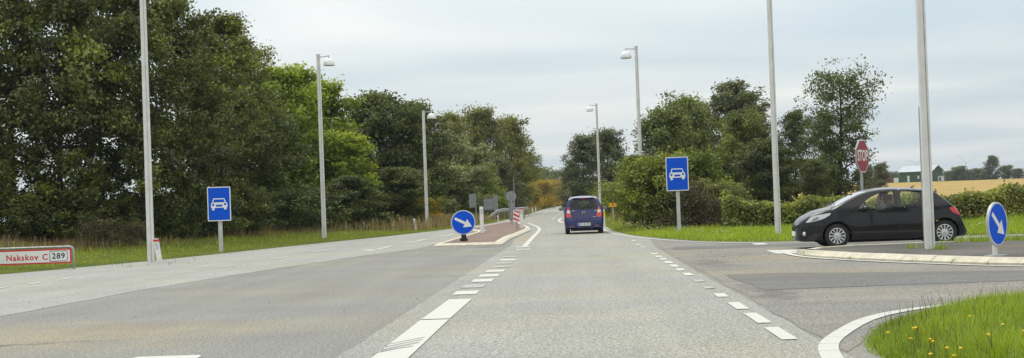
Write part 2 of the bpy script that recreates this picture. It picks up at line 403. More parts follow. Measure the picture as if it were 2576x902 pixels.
def gp(px, py, z=0.0): q = P(px, py, z); return (q.x, q.y)
# broad centre line, two laid pieces and then short blocks
c0 = [gp(932,902), gp(1028,902)]
xl0, xr0 = -1.88, -1.52
ya = gp(1150,755)[1]; yb = gp(1085,806.5)[1]
mark([(xl0+0.02, 6), (xr0+0.0, 6), (xr0, yb-0.05), (xl0+0.02, yb-0.05)])
mark([(xl0+0.02, yb+0.05), (xr0, yb+0.05), (xr0+0.02, ya), (xl0+0.05, ya)])
for i, (x0, x1, y0, y1, worn) in enumerate([(1138,1202,734,743,0),(1163,1215,718,726,1),(1187,1236,704,711,0.4),(1205,1250,692,698,0),(1222,1264,680.5,686,0),(1240,1275,671,675,1),(1248,1282,661.5,665.5,0.5),(1258,1292,653.5,657.5,0.4),(1268,1296,646,649,1)]):
    a = gp((x0+x1)/2, y1); b = gp((x0+x1)/2+6, y0); cx = (a[0]+b[0])/2
    mark([(cx-0.18, a[1]), (cx+0.18, a[1]), (cx+0.18, b[1]), (cx-0.18, b[1])], WORN if worn > 0.45 else PAINT)
for a in (629, 623):     # two short bars at the foot of the solid line
    q0 = gp(1297,a+1.4); q1 = gp(1325,a-1.6)
    mark([(q0[0], q0[1]), (q0[0]+0.42, q0[1]), (q0[0]+0.42, q1[1]), (q0[0], q1[1])])
line(smooth_poly([gp(1319,622), gp(1336,603), gp(1352,586), gp(1357,578), gp(1352,571.5), gp(1338,566), gp(1328,562)]), 0.16)
SCUFF = mat('tyre_scuff', (0.36,0.36,0.34), 0.8)
for k_, (ax, ay, bx_, by) in enumerate(((968,872,1068,852),(962,879,1062,858),(956,886,1055,865),(948,891,1040,874))):     # rubber scuffs across the line
    a = gp(ax, ay); b = gp(bx_, by); line([a, ((a[0]+b[0])/2, (a[1]+b[1])/2+0.03), b], 0.03, SCUFF, 0.015+0.001*k_)
# broken edge line towards the side road
for x0, y0, x1, y1 in [(1968,862,2040,893),(1944,826,1994,857),(1888,790,1932,815),(1844,763,1878,780),(1807,740.5,1828,749),(1781,723.5,1793,728),(1754,705.5,1766,711),(1728,688.5,1739,695),(1709,677.5,1719,682.5),(1694,667.5,1703,673),(1680,659,1688,664),(1667,651,1674,655),(1656,645,1662,648.5),(1646,638.5,1652,641.5),(1616,622,1622,624),(1605,615,1610,617),(1592,606,1598,608)][1:]:
    a = gp(x1, y1); b = gp(x0, y0); cx = (a[0]+b[0])/2 - 0.02
    mark([(cx-0.075, a[1]), (cx+0.075, a[1]), (cx+0.075, b[1]), (cx-0.075, b[1])], WORN if 1750 < x0 < 1790 else PAINT)
# curved edge line round the near corner, laid in short pieces
arc = smooth_poly([(1.96,6.0),(1.96,10.5),(2.0,11.8),(2.18,13.2),(2.52,14.4),(3.0,15.7),(3.5,16.55),(4.2,17.25),(5.0,17.75),(6.2,18.2),(8,18.45),(12,18.75),(20,19)], 14)
acc = [arc[0]]; run = 0.0
for i in range(1, len(arc)):
    run += (arc[i]-arc[i-1]).length; acc.append(arc[i])
    if run > (0.55 if arc[i].y > 12 else 1.5) or i == len(arc)-1:
        if len(acc) > 1:
            a = list(acc); d0 = (a[1]-a[0]).normalized(); a[0] = a[0] + d0*0.012
            line(a, 0.175)
        acc = [arc[i]]; run = 0.0
# right edge line past the corner and along the far side of the side road
line(smooth_poly([(12,41.0),(7.5,41.1),(5.9,41.5),(4.5,42.7),(3.35,45.2),(2.45,50),(1.75,56),(1.35,64),(1.25,80),(1.45,110),(1.7,150),(1.7,300)]), 0.13)
line(smooth_poly([(-5.25,112),(-5.0,145),(-5.0,300),(-3.8,420),(-0.7,560)]), 0.16)
line([gp(1412,549.5), gp(1406,554.5), gp(1408,558.5), gp(1418,561.5)], 0.2)
for q in range(12): mark([(-1.75,112+q*15),(-1.6,112+q*15),(-1.6,117+q*15),(-1.75,117+q*15)])
# stop line and its neighbour
mark([(4.45,33.5),(5.15,33.4),(5.2,35.6),(4.5,35.7)]); mark([(4.75,39.9),(5.1,39.9),(5.15,41.2),(4.8,41.3)])
mark([(3.9,41.9),(4.1,42.6),(5.0,41.5),(4.9,40.9)], WORN, 0.018)
# white line round the tip of the side island
line(smooth_poly([gp(2576,672.5), gp(2482,670.5), gp(2342,665.5), gp(2185,659), gp(2040,650), gp(1985,641), gp(1990,636), gp(2030,633), gp(2080,631)]), 0.15, PAINT, 0.018)
# oncoming side: broken lines, arrows, edge line
for x0, y0, x1, y1 in [(-40,731,0+18,724),(72,716.5,106,711.5),(148,705.5,180,701),(556,674,590,670),(682,653,728,646.5),(786,635,845,627),(893,613,918,610),(965,600.5,985,598)]:
    a = gp(x0, y0); b = gp(x1, y1); d = Vector((b[0]-a[0], b[1]-a[1])).normalized(); n_ = Vector((-d.y, d.x))*0.075
    mark([(a[0]-n_.x, a[1]-n_.y), (b[0]-n_.x, b[1]-n_.y), (b[0]+n_.x, b[1]+n_.y), (a[0]+n_.x, a[1]+n_.y)])
line(smooth_poly([gp(420,651.5), gp(560,637), gp(700,621.5), gp(850,604), gp(960,592.5), gp(1060,582.5), gp(1110,578)]), 0.12)
for cx, cy in ((-6.4,47.5),(-6.1,56.5),(-5.7,65.5)):     # turn arrows seen from their tips
    mark([(cx-0.06,cy),(cx+0.08,cy),(cx+0.08,cy+4.2),(cx-0.06,cy+4.2)])
    mark([(cx-0.55,cy+0.3),(cx-0.02,cy-0.9),(cx+0.06,cy-0.75),(cx+0.06,cy+0.15),(cx-0.28,cy+0.55)])
mark([(-4.30,9.5),(-3.55,9.5),(-3.56,13.95),(-3.62,14.12),(-4.2,14.12),(-4.3,13.9)])

# ---- traffic islands: surface and one kerb stone after another
KERB = mat('kerb_stone', (0.54, 0.50, 0.39), 0.8, var=0.14, scale=5, bump=0.4, detail=6)
def island(name, outer, top, label, stone=0.95, h=0.13, kw=0.2, seed=0, closed=True, lip=0.0):
    root = empty(name, (0,0,0), 0, label, 'traffic island')
    pts = [Vector(p) for p in outer]; n = len(pts)
    ar = sum(pts[i].x*pts[(i+1)%n].y - pts[(i+1)%n].x*pts[i].y for i in range(n))
    if ar < 0: pts = pts[::-1]
    def inset(d):
        o = []
        for i in range(n):
            p = pts[i]; a = (p - pts[i-1]).normalized(); b = (pts[(i+1)%n] - p).normalized()
            na = Vector((-a.y, a.x)); nb = Vector((-b.y, b.x)); m_ = (na+nb).normalized(); o.append(p + m_*d/max(0.45, m_.dot(na)))
        return o
    inn = inset(kw)
    sheet('surface', [(p.x, p.y) for p in inset(kw*0.9)], h-0.012, top, root)
    rn = random.Random(seed); cnt = 0
    for i in range(n):
        a0, a1 = pts[i], pts[(i+1)%n]; b0, b1 = inn[i], inn[(i+1)%n]; L_ = (a1-a0).length
        k = max(1, round(L_/stone))
        for j in range(k):
            g_ = 0.006/L_
            t0, t1 = j/k + g_*rn.uniform(0.6,1.6), (j+1)/k - g_*rn.uniform(0.6,1.6)
            o0, o1, i0, i1 = a0.lerp(a1,t0), a0.lerp(a1,t1), b0.lerp(b1,t0), b0.lerp(b1,t1)
            m0, m1 = o0.lerp(i0,0.42), o1.lerp(i1,0.42); dz = rn.uniform(-0.004, 0.004)
            v = [(o0.x,o0.y,0.0),(o1.x,o1.y,0.0),(o0.x,o0.y,0.045+dz),(o1.x,o1.y,0.045+dz),(m0.x,m0.y,h+dz),(m1.x,m1.y,h+dz),(i0.x,i0.y,h+dz),(i1.x,i1.y,h+dz),(i0.x,i0.y,0.0),(i1.x,i1.y,0.0)]
            f = [(0,1,3,2),(2,3,5,4),(4,5,7,6),(6,7,9,8),(0,2,4,6,8),(1,9,7,5,3),(0,8,9,1)]
            raw('kerb_stone', v, f, KERB, root); cnt += 1
    return root
REDTOP = asphalt('red_chippings', (0.205, 0.142, 0.118), 0.0, 0.6, 0.12, stains=False)
DARKTOP = asphalt('island_asphalt', (0.10, 0.093, 0.083), 0.05, 0.4, 0.28, wear=(0.3, 0.3, 1))
island('traffic_island', [(-4.65,48.7),(-2.36,47.8),(-2.42,55),(-2.25,62),(-2.12,71.4),(-2.3,77),(-2.75,83),(-3.6,98),(-4.0,101),(-4.5,100.5),(-5.0,96),(-5.7,77),(-5.6,75.6),(-4.44,70.8),(-4.58,60)],
       REDTOP, 'long traffic island with red chippings and pale kerb ahead in the road', stone=2.3, h=0.11, kw=0.26, seed=1)
island('traffic_island', [(4.78,31.6)] + [gp(x,y) for x, y in ((2021,646),(2060,650),(2120,653.5),(2185,656.6),(2265,660.5),(2342,663),(2482,667.5),(2576,669))] + [(9.0,23.4),(12,22.3),(20,21.6),(36,21.4),(36,34.3),(12,34.35),(8,34.4),(6.2,34.1),(5.2,33.3),(4.82,32.4)],
       DARKTOP, 'dark asphalt traffic island with curved pale kerb beside the black car', stone=1.05, h=0.13, kw=0.30, seed=2)
# ------------------------------------------------------------------ street furniture
ALU = mat('aluminium_mast', (0.66, 0.655, 0.63), 0.5, 0.1, var=0.10, scale=3)
GALV = mat('galvanised_steel', (0.36, 0.37, 0.37), 0.5, 0.5, var=0.2, scale=9)
WHITE = mat('white_enamel', (0.78, 0.78, 0.77), 0.35, var=0.04, scale=5)
PLASTIC = mat('white_plastic', (0.74, 0.73, 0.70), 0.5, var=0.10, scale=8)
BLUE = mat('sign_blue', (0.003, 0.085, 0.62), 0.55, var=0.05, scale=6, spec=0.15)
RED = mat('sign_red', (0.58, 0.018, 0.03), 0.42, var=0.08, scale=5)
DKRED = mat('stop_red', (0.26, 0.012, 0.035), 0.45, var=0.12, scale=5)
BLACK = mat('black_print', (0.015, 0.015, 0.015), 0.5)
SIGNW = mat('sign_white', (0.74, 0.75, 0.74), 0.45, var=0.04, scale=5)
YELLOW = mat('sign_yellow', (0.72, 0.33, 0.012), 0.45, var=0.06, scale=6)
SIGNBACK = mat('sign_back', (0.26, 0.28, 0.30), 0.55, 0.3, var=0.10, scale=4)
RUBBER = mat('black_rubber', (0.02, 0.02, 0.019), 0.8, var=0.2, scale=20)

def mast_profile(w_, d_, s):
    g = 0.022*s
    return [(-w_/2,-d_/2),(w_*0.14,-d_/2),(w_*0.14,-d_/2+g*1.3),(w_*0.14+g,-d_/2+g*1.3),(w_*0.14+g,-d_/2),(w_/2-0.02,-d_/2),(w_/2,-d_/2+0.02),(w_/2,d_/2),(-w_/2,d_/2)]
def lamp(x, y, z, h, arm_dir, label):
    r = empty('street_lamp', (x, y, z), 0, label, 'street lamp', 'white bell street lamps along the road')
    b = MB(); prof = mast_profile(0.165, 0.15, 1.0); n = len(prof)
    v = []; f = []
    for k, (zz, s) in enumerate(((-0.15, 1.08), (h*0.5, 1.0), (h, 0.90))):
        v += [(a*s, c*s, zz) for a, c in prof]
    for k in range(2): f += [(k*n+i, k*n+(i+1)%n, (k+1)*n+(i+1)%n, (k+1)*n+i) for i in range(n)]
    f.append(tuple(2*n+i for i in range(n)))
    b.add(v, f); b.build('mast', ALU, r)
    MB().box((0,0,h+0.012), (0.17,0.155,0.02)).build('mast_cap', GALV, r)
    s = arm_dir
    MB().box((-0.02,-0.082,0.75), (0.11,0.006,0.36)).build('service_hatch', ALU, r)
    a = MB(); a.tube([(0.06*s,0,h-0.10),(0.5*s,0,h-0.055)], 0.022, 8); a.tube([(0.48*s,0,h-0.06),(0.48*s,0,h-0.19)], 0.018, 8); a.build('arm', GALV, r, True)
    hd = MB(); prof = [(0.0,0.0),(0.03,0.0)] + [(0.255*math.sin(t), -0.255+0.255*math.cos(t)) for t in np.linspace(0.15, math.pi/2, 9)] + [(0.262,-0.31),(0.25,-0.335),(0.235,-0.335),(0.235,-0.30),(0.20,-0.12),(0.0,-0.06)]
    hd.lathe(prof, 28, None, (0.48*s,0,h-0.17)); head = hd.build('lamp_head', WHITE, r, R(40))
    ln = MB(); ln.lathe([(0.0,-0.325),(0.23,-0.325),(0.23,-0.315),(0.0,-0.315)], 24, None, (0.48*s,0,h-0.17)); ln.build('lens', mat('lamp_lens', (0.35,0.36,0.36), 0.2), head)
    return r
def lampP(px, py, z, h, s, label):
    p = P(px, py, z); return lamp(p.x, p.y, Hs(p.x, p.y) if z < 0.11 or z > 0.135 else z - 0.012, h, s, label)
lampP(380, 650, 0.1, 8.75, 1, 'tall lamp mast on left verge beside the leaning white post')
lampP(816, 598, 0.1, 8.3, 1, 'street lamp in front of the bright green trees on the left')
lamp(at(1073, 88), 88, Hs(at(1073,88),88), 6.95, 1, 'farthest street lamp on the left, in front of the dark round tree')
lampP(2340, 625, 0.13, 8.6, -1, 'thick lamp mast on the dark island, crossing the black car')
lampP(1958, 592, 0.05, 8.4, -1, 'lamp mast on the right verge in front of the black car')
lampP(1617, 571, 0.05, 8.25, -1, 'street lamp left of the right-hand blue car sign')
lamp(at(1509, 107), 107, Hs(at(1509,107),107), 8.2, -1, 'farthest street lamp on the right, just behind the blue car')

def car_sign(px, py, h_sign, wd, hh, z, label, turn=0.0):
    p = P(px, py, z); z0 = Hs(p.x, p.y)
    r = empty('motor_road_sign', (p.x, p.y, z0), turn, label, 'road sign', 'blue motor road signs')
    MB().box((0,0.09,(h_sign-hh*0.25)/2-0.1), (0.135,0.10,h_sign-hh*0.25+0.2), None, 0.012).build('post', mat('post_aluminium',(0.50,0.51,0.50),0.5,0.2,var=0.1,scale=4), r)
    cz = h_sign - hh/2
    T = Matrix.Translation((0, 0, cz)) @ FACE
    pl = MB().prism(rrect(wd, hh, 0.04), -0.02, 0.012, T).build('panel', SIGNBACK, r)
    bd = MB().prism(rrect(wd-0.008, hh-0.008, 0.036), 0.0122, 0.0146, T).build('white_border', SIGNW, pl)
    MB().prism(rrect(wd-0.07, hh-0.07, 0.02), 0.0148, 0.0172, T).build('blue_field', BLUE, pl)
    k = wd/178.0     # pictogram drawn on the panel, in panel pixels
    def U(q): return [((x-251)*k, (255-y)*k + 0.02*0) for x, y in q]
    car = U([(208,212),(292,212),(303,242),(311,248),(315,262),(312,285),(307,287),(307,299),(288,299),(288,285),(215,285),(215,303),(197,303),(197,287),(190,282),(188,262),(192,249),(199,243)])
    MB().prism(car, 0.0174, 0.0194, T).build('car_symbol', SIGNW, pl)
    cut = MB()
    cut.prism(U([(214,220),(287,220),(295,243),(206,243)]), 0.0196, 0.0214, T)
    cut.prism(U([(228,261),(275,260),(276,275),(228,276)]), 0.0196, 0.0214, T)
    for cx, cy in ((206,262),(297,258)): cut.prism([((cx-251)*k + 9*k*math.cos(a), (255-cy)*k + 9*k*math.sin(a)) for a in np.linspace(0, 2*math.pi, 17)[:-1]], 0.0196, 0.0214, T)
    cut.build('car_symbol_cutouts', BLUE, pl)
    return r
car_sign(555, 628, 2.24, 0.80, 1.18, 0.12, 'blue sign with white car on left verge before the dark trees', R(4))
car_sign(1709, 584, 2.80, 0.84, 1.27, 0.05, 'blue sign with white car on right verge before the big bush', R(-3))

def arrow_sign(p, z0, dia, zc, ang, turn, label, base):
    r = empty('keep_right_sign', (p[0], p[1], z0), turn, label, 'road sign', 'round blue keep right signs')
    T = Matrix.Translation((0,0,zc)) @ FACE; q = dia/2
    d = MB().prism(circ(q, 40), -0.035, 0.01, T).build('disc', mat('sign_rim',(0.42,0.43,0.42),0.5,0.3), r)
    MB().prism(circ(q*0.965, 40), 0.0102, 0.0122, T).build('white_ring', SIGNW, d)
    MB().prism(circ(q*0.925, 40), 0.0124, 0.0146, T).build('blue_field', BLUE, d)
    ca, sa = math.cos(ang), math.sin(ang)
    ar = [(-0.76,-0.10),(0.16,-0.11),(0.16,-0.38),(0.78,0.0),(0.16,0.38),(0.16,0.11),(-0.76,0.10)]
    MB().prism([((a*ca - b*sa)*q, (a*sa + b*ca)*q) for a, b in ar], 0.0148, 0.017, T).build('arrow', SIGNW, d)
    if base == 'rubber':
        b = MB(); b.box((0,0.05,0.05),(0.26,0.30,0.10),None,0.03); b.box((0,0.05,0.16),(0.17,0.18,0.14),None,0.03); b.build('foot', RUBBER, r, R(30))
        MB().box((0,0.055,(zc+0.1)/2+0.08),(0.09,0.05,zc)).build('post', GALV, r)
    else:
        b = MB(); b.box((0,0.05,0.012),(0.36,0.30,0.024)); b.build('base_plate', GALV, r)
        MB().tube([(0,0.06,0.02),(0,0.06,zc+0.1)], 0.045, 14).build('post', ALU, r, R(50))
p = P(1167, 607, 0.13); arrow_sign((p.x, p.y), 0.128, 0.83, 0.63, R(-27), R(2), 'round blue arrow sign on the near end of the red island', 'rubber')
p = P(2512, 644, 0.13); arrow_sign((p.x, p.y), 0.118, 0.765, 0.565, R(-40), R(50), 'round blue arrow sign on the dark island at far right', 'plate')

# stop sign, turned towards the side road
r = empty('stop_sign', (at(2172, 42.6), 42.6, Hs(at(2172,42.6), 42.6)), R(57), 'red octagonal stop sign rising behind the black car roof', 'road sign')
zc = 2.12 + 0.15
MB().tube([(0,0.04,-0.2),(0,0.04,zc+0.1)], 0.04, 12).build('post', GALV, r, R(50))
T = Matrix.Translation((0,0,zc)) @ FACE
oc = lambda q: [(q*math.cos(R(22.5+45*k)), q*math.sin(R(22.5+45*k))) for k in range(8)]
pl = MB().prism(oc(0.50), -0.025, 0.012, T).build('panel', SIGNBACK, r)
MB().prism(oc(0.495), 0.0122, 0.0142, T).build('white_border', SIGNW, pl); MB().prism(oc(0.472), 0.0144, 0.0164, T).build('red_field', DKRED, pl)
text('lettering', 'STOP', 0.44, SIGNW, pl, (0.0, -0.0182, zc), 0.003, wscale=0.68, bold=0.006, space=1.05)

# bare post next to the island mast
p = P(2328, 616, 0.13)
r = empty('sign_post', (p.x, p.y, 0.118), 0, 'bare round steel post beside the thick lamp mast', 'post')
MB().tube([(0,0,0),(0,0,2.98)], 0.036, 12).build('tube', GALV, r, R(50)); MB().lathe([(0.0,3.0),(0.034,2.995),(0.038,2.98)], 12).build('cap', GALV, r)
MB().tube([(0,0,1.93),(0,0,1.955)], 0.042, 12).build('clamp', GALV, r)

# town sign at left
p = P(186, 672, 0.06); wS = 2.45
r = empty('direction_sign', (p.x, p.y, Hs(p.x,p.y)), R(1.0), 'low red-bordered direction sign reading Nakskov C 289', 'road sign')
r['label'] = 'low white direction sign with red border and town name at left edge'
fr = MB(); hS = 0.66
fr.tube([(0,0,-0.2),(0,0,hS-0.10),(-0.012,0,hS-0.05),(-0.04,0,hS-0.018),(-0.10,0,hS),(-wS+0.1,0,hS),(-wS+0.04,0,hS-0.018),(-wS+0.012,0,hS-0.05),(-wS,0,hS-0.1),(-wS,0,-0.2)], 0.028, 10); fr.build('frame', GALV, r, True)
T = Matrix.Translation((-wS/2,-0.005,hS-0.245)) @ FACE
pl = MB().prism(rrect(wS-0.10, 0.40, 0.05), -0.012, 0.012, T).build('panel', SIGNBACK, r)
MB().prism(rrect(wS-0.105, 0.395, 0.048), 0.0122, 0.014, T).build('red_border', RED, pl); MB().prism(rrect(wS-0.19, 0.315, 0.03), 0.0142, 0.016, T).build('white_field', SIGNW, pl)
xr = wS/2 - 0.125
T2 = Matrix.Translation((-0.125-0.275,-0.005,hS-0.245)) @ FACE
MB().prism(rrect(0.49, 0.285, 0.04), 0.0162, 0.018, T2).build('route_box', BLACK, pl); MB().prism(rrect(0.455, 0.25, 0.025), 0.0182, 0.02, T2).build('route_field', SIGNW, pl)
text('lettering', '289', 0.215, BLACK, pl, (-0.40,-0.027,hS-0.245), 0.003, bold=0.004, wscale=1.02, space=1.12)
text('lettering', 'Nakskov', 0.225, RED, pl, (-1.39,-0.0235,hS-0.262), 0.003, bold=0.0045, wscale=0.96, space=1.16)
text('lettering', 'C', 0.225, RED, pl, (-0.765,-0.0235,hS-0.262), 0.003, bold=0.0045, wscale=0.96)

def delineator(p, z0, h, label, lean=0.0, red=True, wd=0.12, group='white marker posts along the road', turn=0.0):
    r = empty('marker_post', (p[0], p[1], z0), turn, label, 'marker post', group)
    T = Matrix.Rotation(lean, 4, 'Y') @ Matrix.Translation((0,0,0)) @ FACE
    MB().prism([(-wd/2,-0.15),(wd/2,-0.15),(wd/2,h-0.03),(-wd/2,h)], -0.03, 0.03, T).build('post', PLASTIC, r)
    if red:
        MB().prism([(-wd/2-0.001,h-0.10),(wd/2+0.001,h-0.12),(wd/2+0.001,h-0.05),(-wd/2-0.001,h-0.03)], -0.031, 0.0325, T).build('red_band', RED, r)
    MB().prism([(-wd*0.33,h-0.34),(wd*0.33,h-0.34),(wd*0.33,h-0.14),(-wd*0.33,h-0.12)], 0.031, 0.034, T).build('reflector', mat('reflector',(0.5,0.51,0.52),0.3), r)
    return r
def delP(px, py, h, label, z=0.05, **k):
    p = P(px, py, z); return delineator((p.x, p.y), Hs(p.x, p.y), h, label, **k)
delP(403, 651, 0.80, 'leaning white marker post with red band beside the left lamp mast', 0.1, lean=R(-8.5), wd=0.145)
delP(1046, 577, 0.66, 'small leaning marker post by the farthest left street lamp', 0.1, lean=R(-7), red=False, wd=0.11)
p = P(1213, 585, 0.13); delineator((p.x,p.y), 0.128, 1.13, 'tall plain white marker post on the red island', red=False, wd=0.16)
p = P(1313, 573, 0.13); delineator((p.x,p.y), 0.128, 1.0, 'white marker post with dark red band at the far kerb of red island', wd=0.17)
delP(1253, 556, 0.52, 'small white marker post at the end of the guard rail', 0.1, red=False, wd=0.10)
for i, (px, d, h) in enumerate(((1339,190,0.8),(1347,215,0.8),(1364,300,0.9),(1371,340,0.9),(1398,520,1.0))):
    x = at(px, d); x = min(x, -5.2)
    delineator((x, d), Hs(x, d), h, 'tiny far white marker post, ' + ['nearest','second','third','fourth','farthest'][i] + ' of the row by the yellow bushes', wd=0.14, group='far marker posts by the yellow bushes')

# hazard panel with red and white stripes
p = P(1301, 577, 0.13)
r = empty('hazard_marker', (p.x, p.y, 0.128), R(8), 'red and white striped hazard panel at the far end of red island', 'road sign')
MB().box((0,0.03,0.32),(0.07,0.04,0.66)).build('post', GALV, r)
T = Matrix.Translation((-0.02,0,0.62)) @ FACE
pl = MB().prism(rrect(0.28,0.56,0.02), -0.015, 0.01, T).build('panel', SIGNW, r)
for k in range(3):
    y = -0.30 + 0.20*k
    q = [(-0.13,y+0.14),(0.13,y),(0.13,y+0.10),(-0.13,y+0.24)]
    q = [(a, max(-0.27, min(0.27, b))) for a, b in q]
    MB().prism(q, 0.0102, 0.0125, T).build('stripe', RED, pl)
p = P(1308, 571, 0.13)
r = empty('hazard_marker', (p.x+0.12, p.y+1.2, 0.128), R(160), 'dark hazard panel seen from behind next to the striped one', 'road sign')
MB().box((0,0.03,0.3),(0.06,0.04,0.6)).build('post', GALV, r); MB().prism(rrect(0.24,0.5,0.02), -0.012, 0.012, Matrix.Translation((0,0,0.62)) @ FACE).build('panel', SIGNBACK, r)

# backs of signs for the oncoming traffic
def back_sign(px, py, panels, posts, h, label, z=0.1, zbase=None, dist=None):
    p = P(px, py, z)
    if dist: p = Vector((at(px, dist), dist, 0))
    z0 = Hs(p.x, p.y) if zbase is None else zbase
    r = empty('reversed_sign', (p.x, p.y, z0), 0, label, 'road sign')
    for x in posts: MB().tube([(x,-0.03,-0.1),(x,-0.03,h)], 0.035, 8).build('post', GALV, r)
    for (x, zc_, wd, hh, rd) in panels:
        T = Matrix.Translation((x,0.03,zc_)) @ FACE
        q = MB().prism(rrect(wd,hh,0.05) if not rd else circ(wd/2,28), -0.02, 0.01, T).build('panel', SIGNBACK, r)
        if not rd:
            for kz in (-0.25, 0.25): MB().box((x,0.015,zc_+kz*hh),(wd*0.94,0.02,0.045)).build('stiffening_rail', GALV, q)
    return r
back_sign(1196, 556, [(-0.20,1.56,0.44,0.92,False)], [0.02], 2.02, 'tall narrow grey sign back left of the guard rail', dist=100)
back_sign(1243, 550, [(-0.42,1.28,0.72,0.85,False),(0.11,1.43,0.33,1.15,False)], [0.02], 2.0, 'stepped grey sign back in front of the willow', dist=112)
back_sign(1286, 560, [(0,1.62,0.62,0.62,True),(0.02,0.72,0.34,1.1,False)], [0.0], 1.9, 'round grey sign back with a narrow board below on the red island', zbase=0.128, dist=88)
p = P(1294, 553, 0.1); r = empty('thin_pole', (p.x, 112, Hs(p.x,112)), 0, 'thin bare pole behind the round grey sign back', 'pole'); MB().tube([(0,0,-0.1),(0,0,3.1)], [0.035,0.03], 8).build('shaft', GALV, r)
r.location.x = at(1294, 112); r.location.z = 0.10
back_sign(1354, 523, [(0,1.9,0.9,0.9,False)], [0.0], 2.4, 'tiny far sign back by the yellow bushes', dist=300)
# guard rail
gx = at(1257,118); r = empty('guard_rail', (gx-1.0, 116, Hs(gx,116)), 0, 'short steel guard rail behind the small marker post', 'guard rail')
pts = [(0,0,0.05),(0.25,3,0.35),(0.55,6,0.62),(0.9,9,0.70),(1.5,20,0.70),(2.2,34,0.70)]
for dz in (0.0, 0.13):
    MB().tube([(a, b, c+dz*min(1, c/0.6)) for a, b, c in pts], 0.075, 6).build('beam', GALV, r, True)
for a, b, c in pts[2:]: MB().box((a+0.08,b,0.35),(0.06,0.1,0.8)).build('post', GALV, r)
# yellow number sign and yellow reflector beside the road on the right
p = P(1543, 557, 0.05)
r = empty('number_sign', (p.x, p.y, Hs(p.x,p.y)), R(-4), 'small yellow sign with number 9 right of the blue car', 'road sign')
MB().tube([(0,0.03,-0.1),(0,0.03,1.0)], 0.032, 8).build('post', mat('post_aluminium',(0.5,0.5,0.5)), r)
T = Matrix.Translation((0,0,0.97)) @ FACE
pl = MB().prism(rrect(0.47,0.25,0.03), -0.012, 0.01, T).build('panel', BLACK, r); MB().prism(rrect(0.462,0.242,0.03), 0.0102, 0.0125, T).build('yellow_field', YELLOW, pl)
text('lettering', '9', 0.2, BLACK, pl, (0,-0.0138,0.97), 0.002, bold=0.003)
x = at(1517, 76); r = empty('reflector_post', (x, 76, Hs(x,76)), 0, 'white post with yellow reflector just right of the blue car', 'marker post')
MB().prism([(-0.06,-0.1),(0.06,-0.1),(0.06,0.86),(-0.06,0.90)], -0.03, 0.03, FACE).build('post', PLASTIC, r); MB().prism([(-0.055,0.52),(0.075,0.52),(0.075,0.76),(-0.055,0.80)], 0.031, 0.04, FACE).build('reflector', mat('yellow_reflector',(0.8,0.5,0.01),0.4), r)
# ------------------------------------------------------------------ vegetation
def leaf_mat(name, dark, mid, light, trans=0.30):
    m = bpy.data.materials.new(name); m.use_nodes = True; t = m.node_tree; t.nodes.remove(t.nodes['Principled BSDF'])
    o = t.nodes['Material Output']
    a = t.nodes.new('ShaderNodeAttribute'); a.attribute_name = 'tint'
    oi = t.nodes.new('ShaderNodeObjectInfo')
    ad_ = t.nodes.new('ShaderNodeMath'); ad_.operation = 'MULTIPLY_ADD'; t.links.new(oi.outputs['Random'], ad_.inputs[0]); ad_.inputs[1].default_value = 0.12
    t.links.new(a.outputs['Fac'], ad_.inputs[2])
    r = t.nodes.new('ShaderNodeValToRGB'); t.links.new(ad_.outputs[0], r.inputs[0])
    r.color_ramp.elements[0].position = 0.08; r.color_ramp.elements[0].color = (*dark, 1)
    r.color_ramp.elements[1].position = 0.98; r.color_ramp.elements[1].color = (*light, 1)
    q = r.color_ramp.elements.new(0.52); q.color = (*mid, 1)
    d = t.nodes.new('ShaderNodeBsdfDiffuse'); t.links.new(r.outputs[0], d.inputs[0])
    tr = t.nodes.new('ShaderNodeBsdfTranslucent'); t.links.new(r.outputs[0], tr.inputs[0])
    gl = t.nodes.new('ShaderNodeBsdfGlossy'); gl.inputs['Roughness'].default_value = 0.45; gl.inputs['Color'].default_value = (0.8,0.85,0.9,1)
    m1 = t.nodes.new('ShaderNodeMixShader'); m1.inputs[0].default_value = trans; t.links.new(d.outputs[0], m1.inputs[1]); t.links.new(tr.outputs[0], m1.inputs[2])
    m2 = t.nodes.new('ShaderNodeMixShader'); m2.inputs[0].default_value = 0.035; t.links.new(m1.outputs[0], m2.inputs[1]); t.links.new(gl.outputs[0], m2.inputs[2])
    t.links.new(m2.outputs[0], o.inputs['Surface'])
    return m
F_DARK = leaf_mat('foliage_dark', (0.063,0.068,0.019), (0.102,0.118,0.026), (0.206,0.239,0.040))
F_ALDER = leaf_mat('foliage_alder', (0.067,0.072,0.019), (0.116,0.130,0.027), (0.359,0.389,0.058))
F_ASH = leaf_mat('foliage_ash', (0.138,0.169,0.016), (0.247,0.318,0.022), (0.520,0.573,0.032), 0.4)
F_MID = leaf_mat('foliage_mid', (0.087,0.100,0.023), (0.157,0.186,0.035), (0.300,0.335,0.059))
F_POP = leaf_mat('foliage_poplar', (0.126,0.128,0.024), (0.209,0.216,0.038), (0.378,0.384,0.067))
F_SILV = leaf_mat('foliage_silver', (0.142,0.153,0.055), (0.249,0.264,0.099), (0.476,0.477,0.210))
F_GREY = leaf_mat('foliage_greygreen', (0.077,0.085,0.032), (0.125,0.138,0.050), (0.215,0.234,0.088))
F_YEL = leaf_mat('foliage_yellow', (0.157,0.145,0.014), (0.377,0.276,0.017), (0.755,0.479,0.020), 0.35)
F_BUSH = leaf_mat('foliage_bush', (0.084,0.104,0.016), (0.166,0.203,0.024), (0.334,0.371,0.037), 0.35)
F_HEDGE = leaf_mat('foliage_hedge', (0.109,0.120,0.031), (0.185,0.206,0.039), (0.414,0.458,0.056), 0.35)
F_BROWN = leaf_mat('foliage_brown', (0.078,0.065,0.029), (0.130,0.104,0.042), (0.208,0.169,0.065))
G_LUSH = leaf_mat('grass_lush', (0.135,0.190,0.012), (0.267,0.370,0.017), (0.506,0.581,0.029), 0.45)
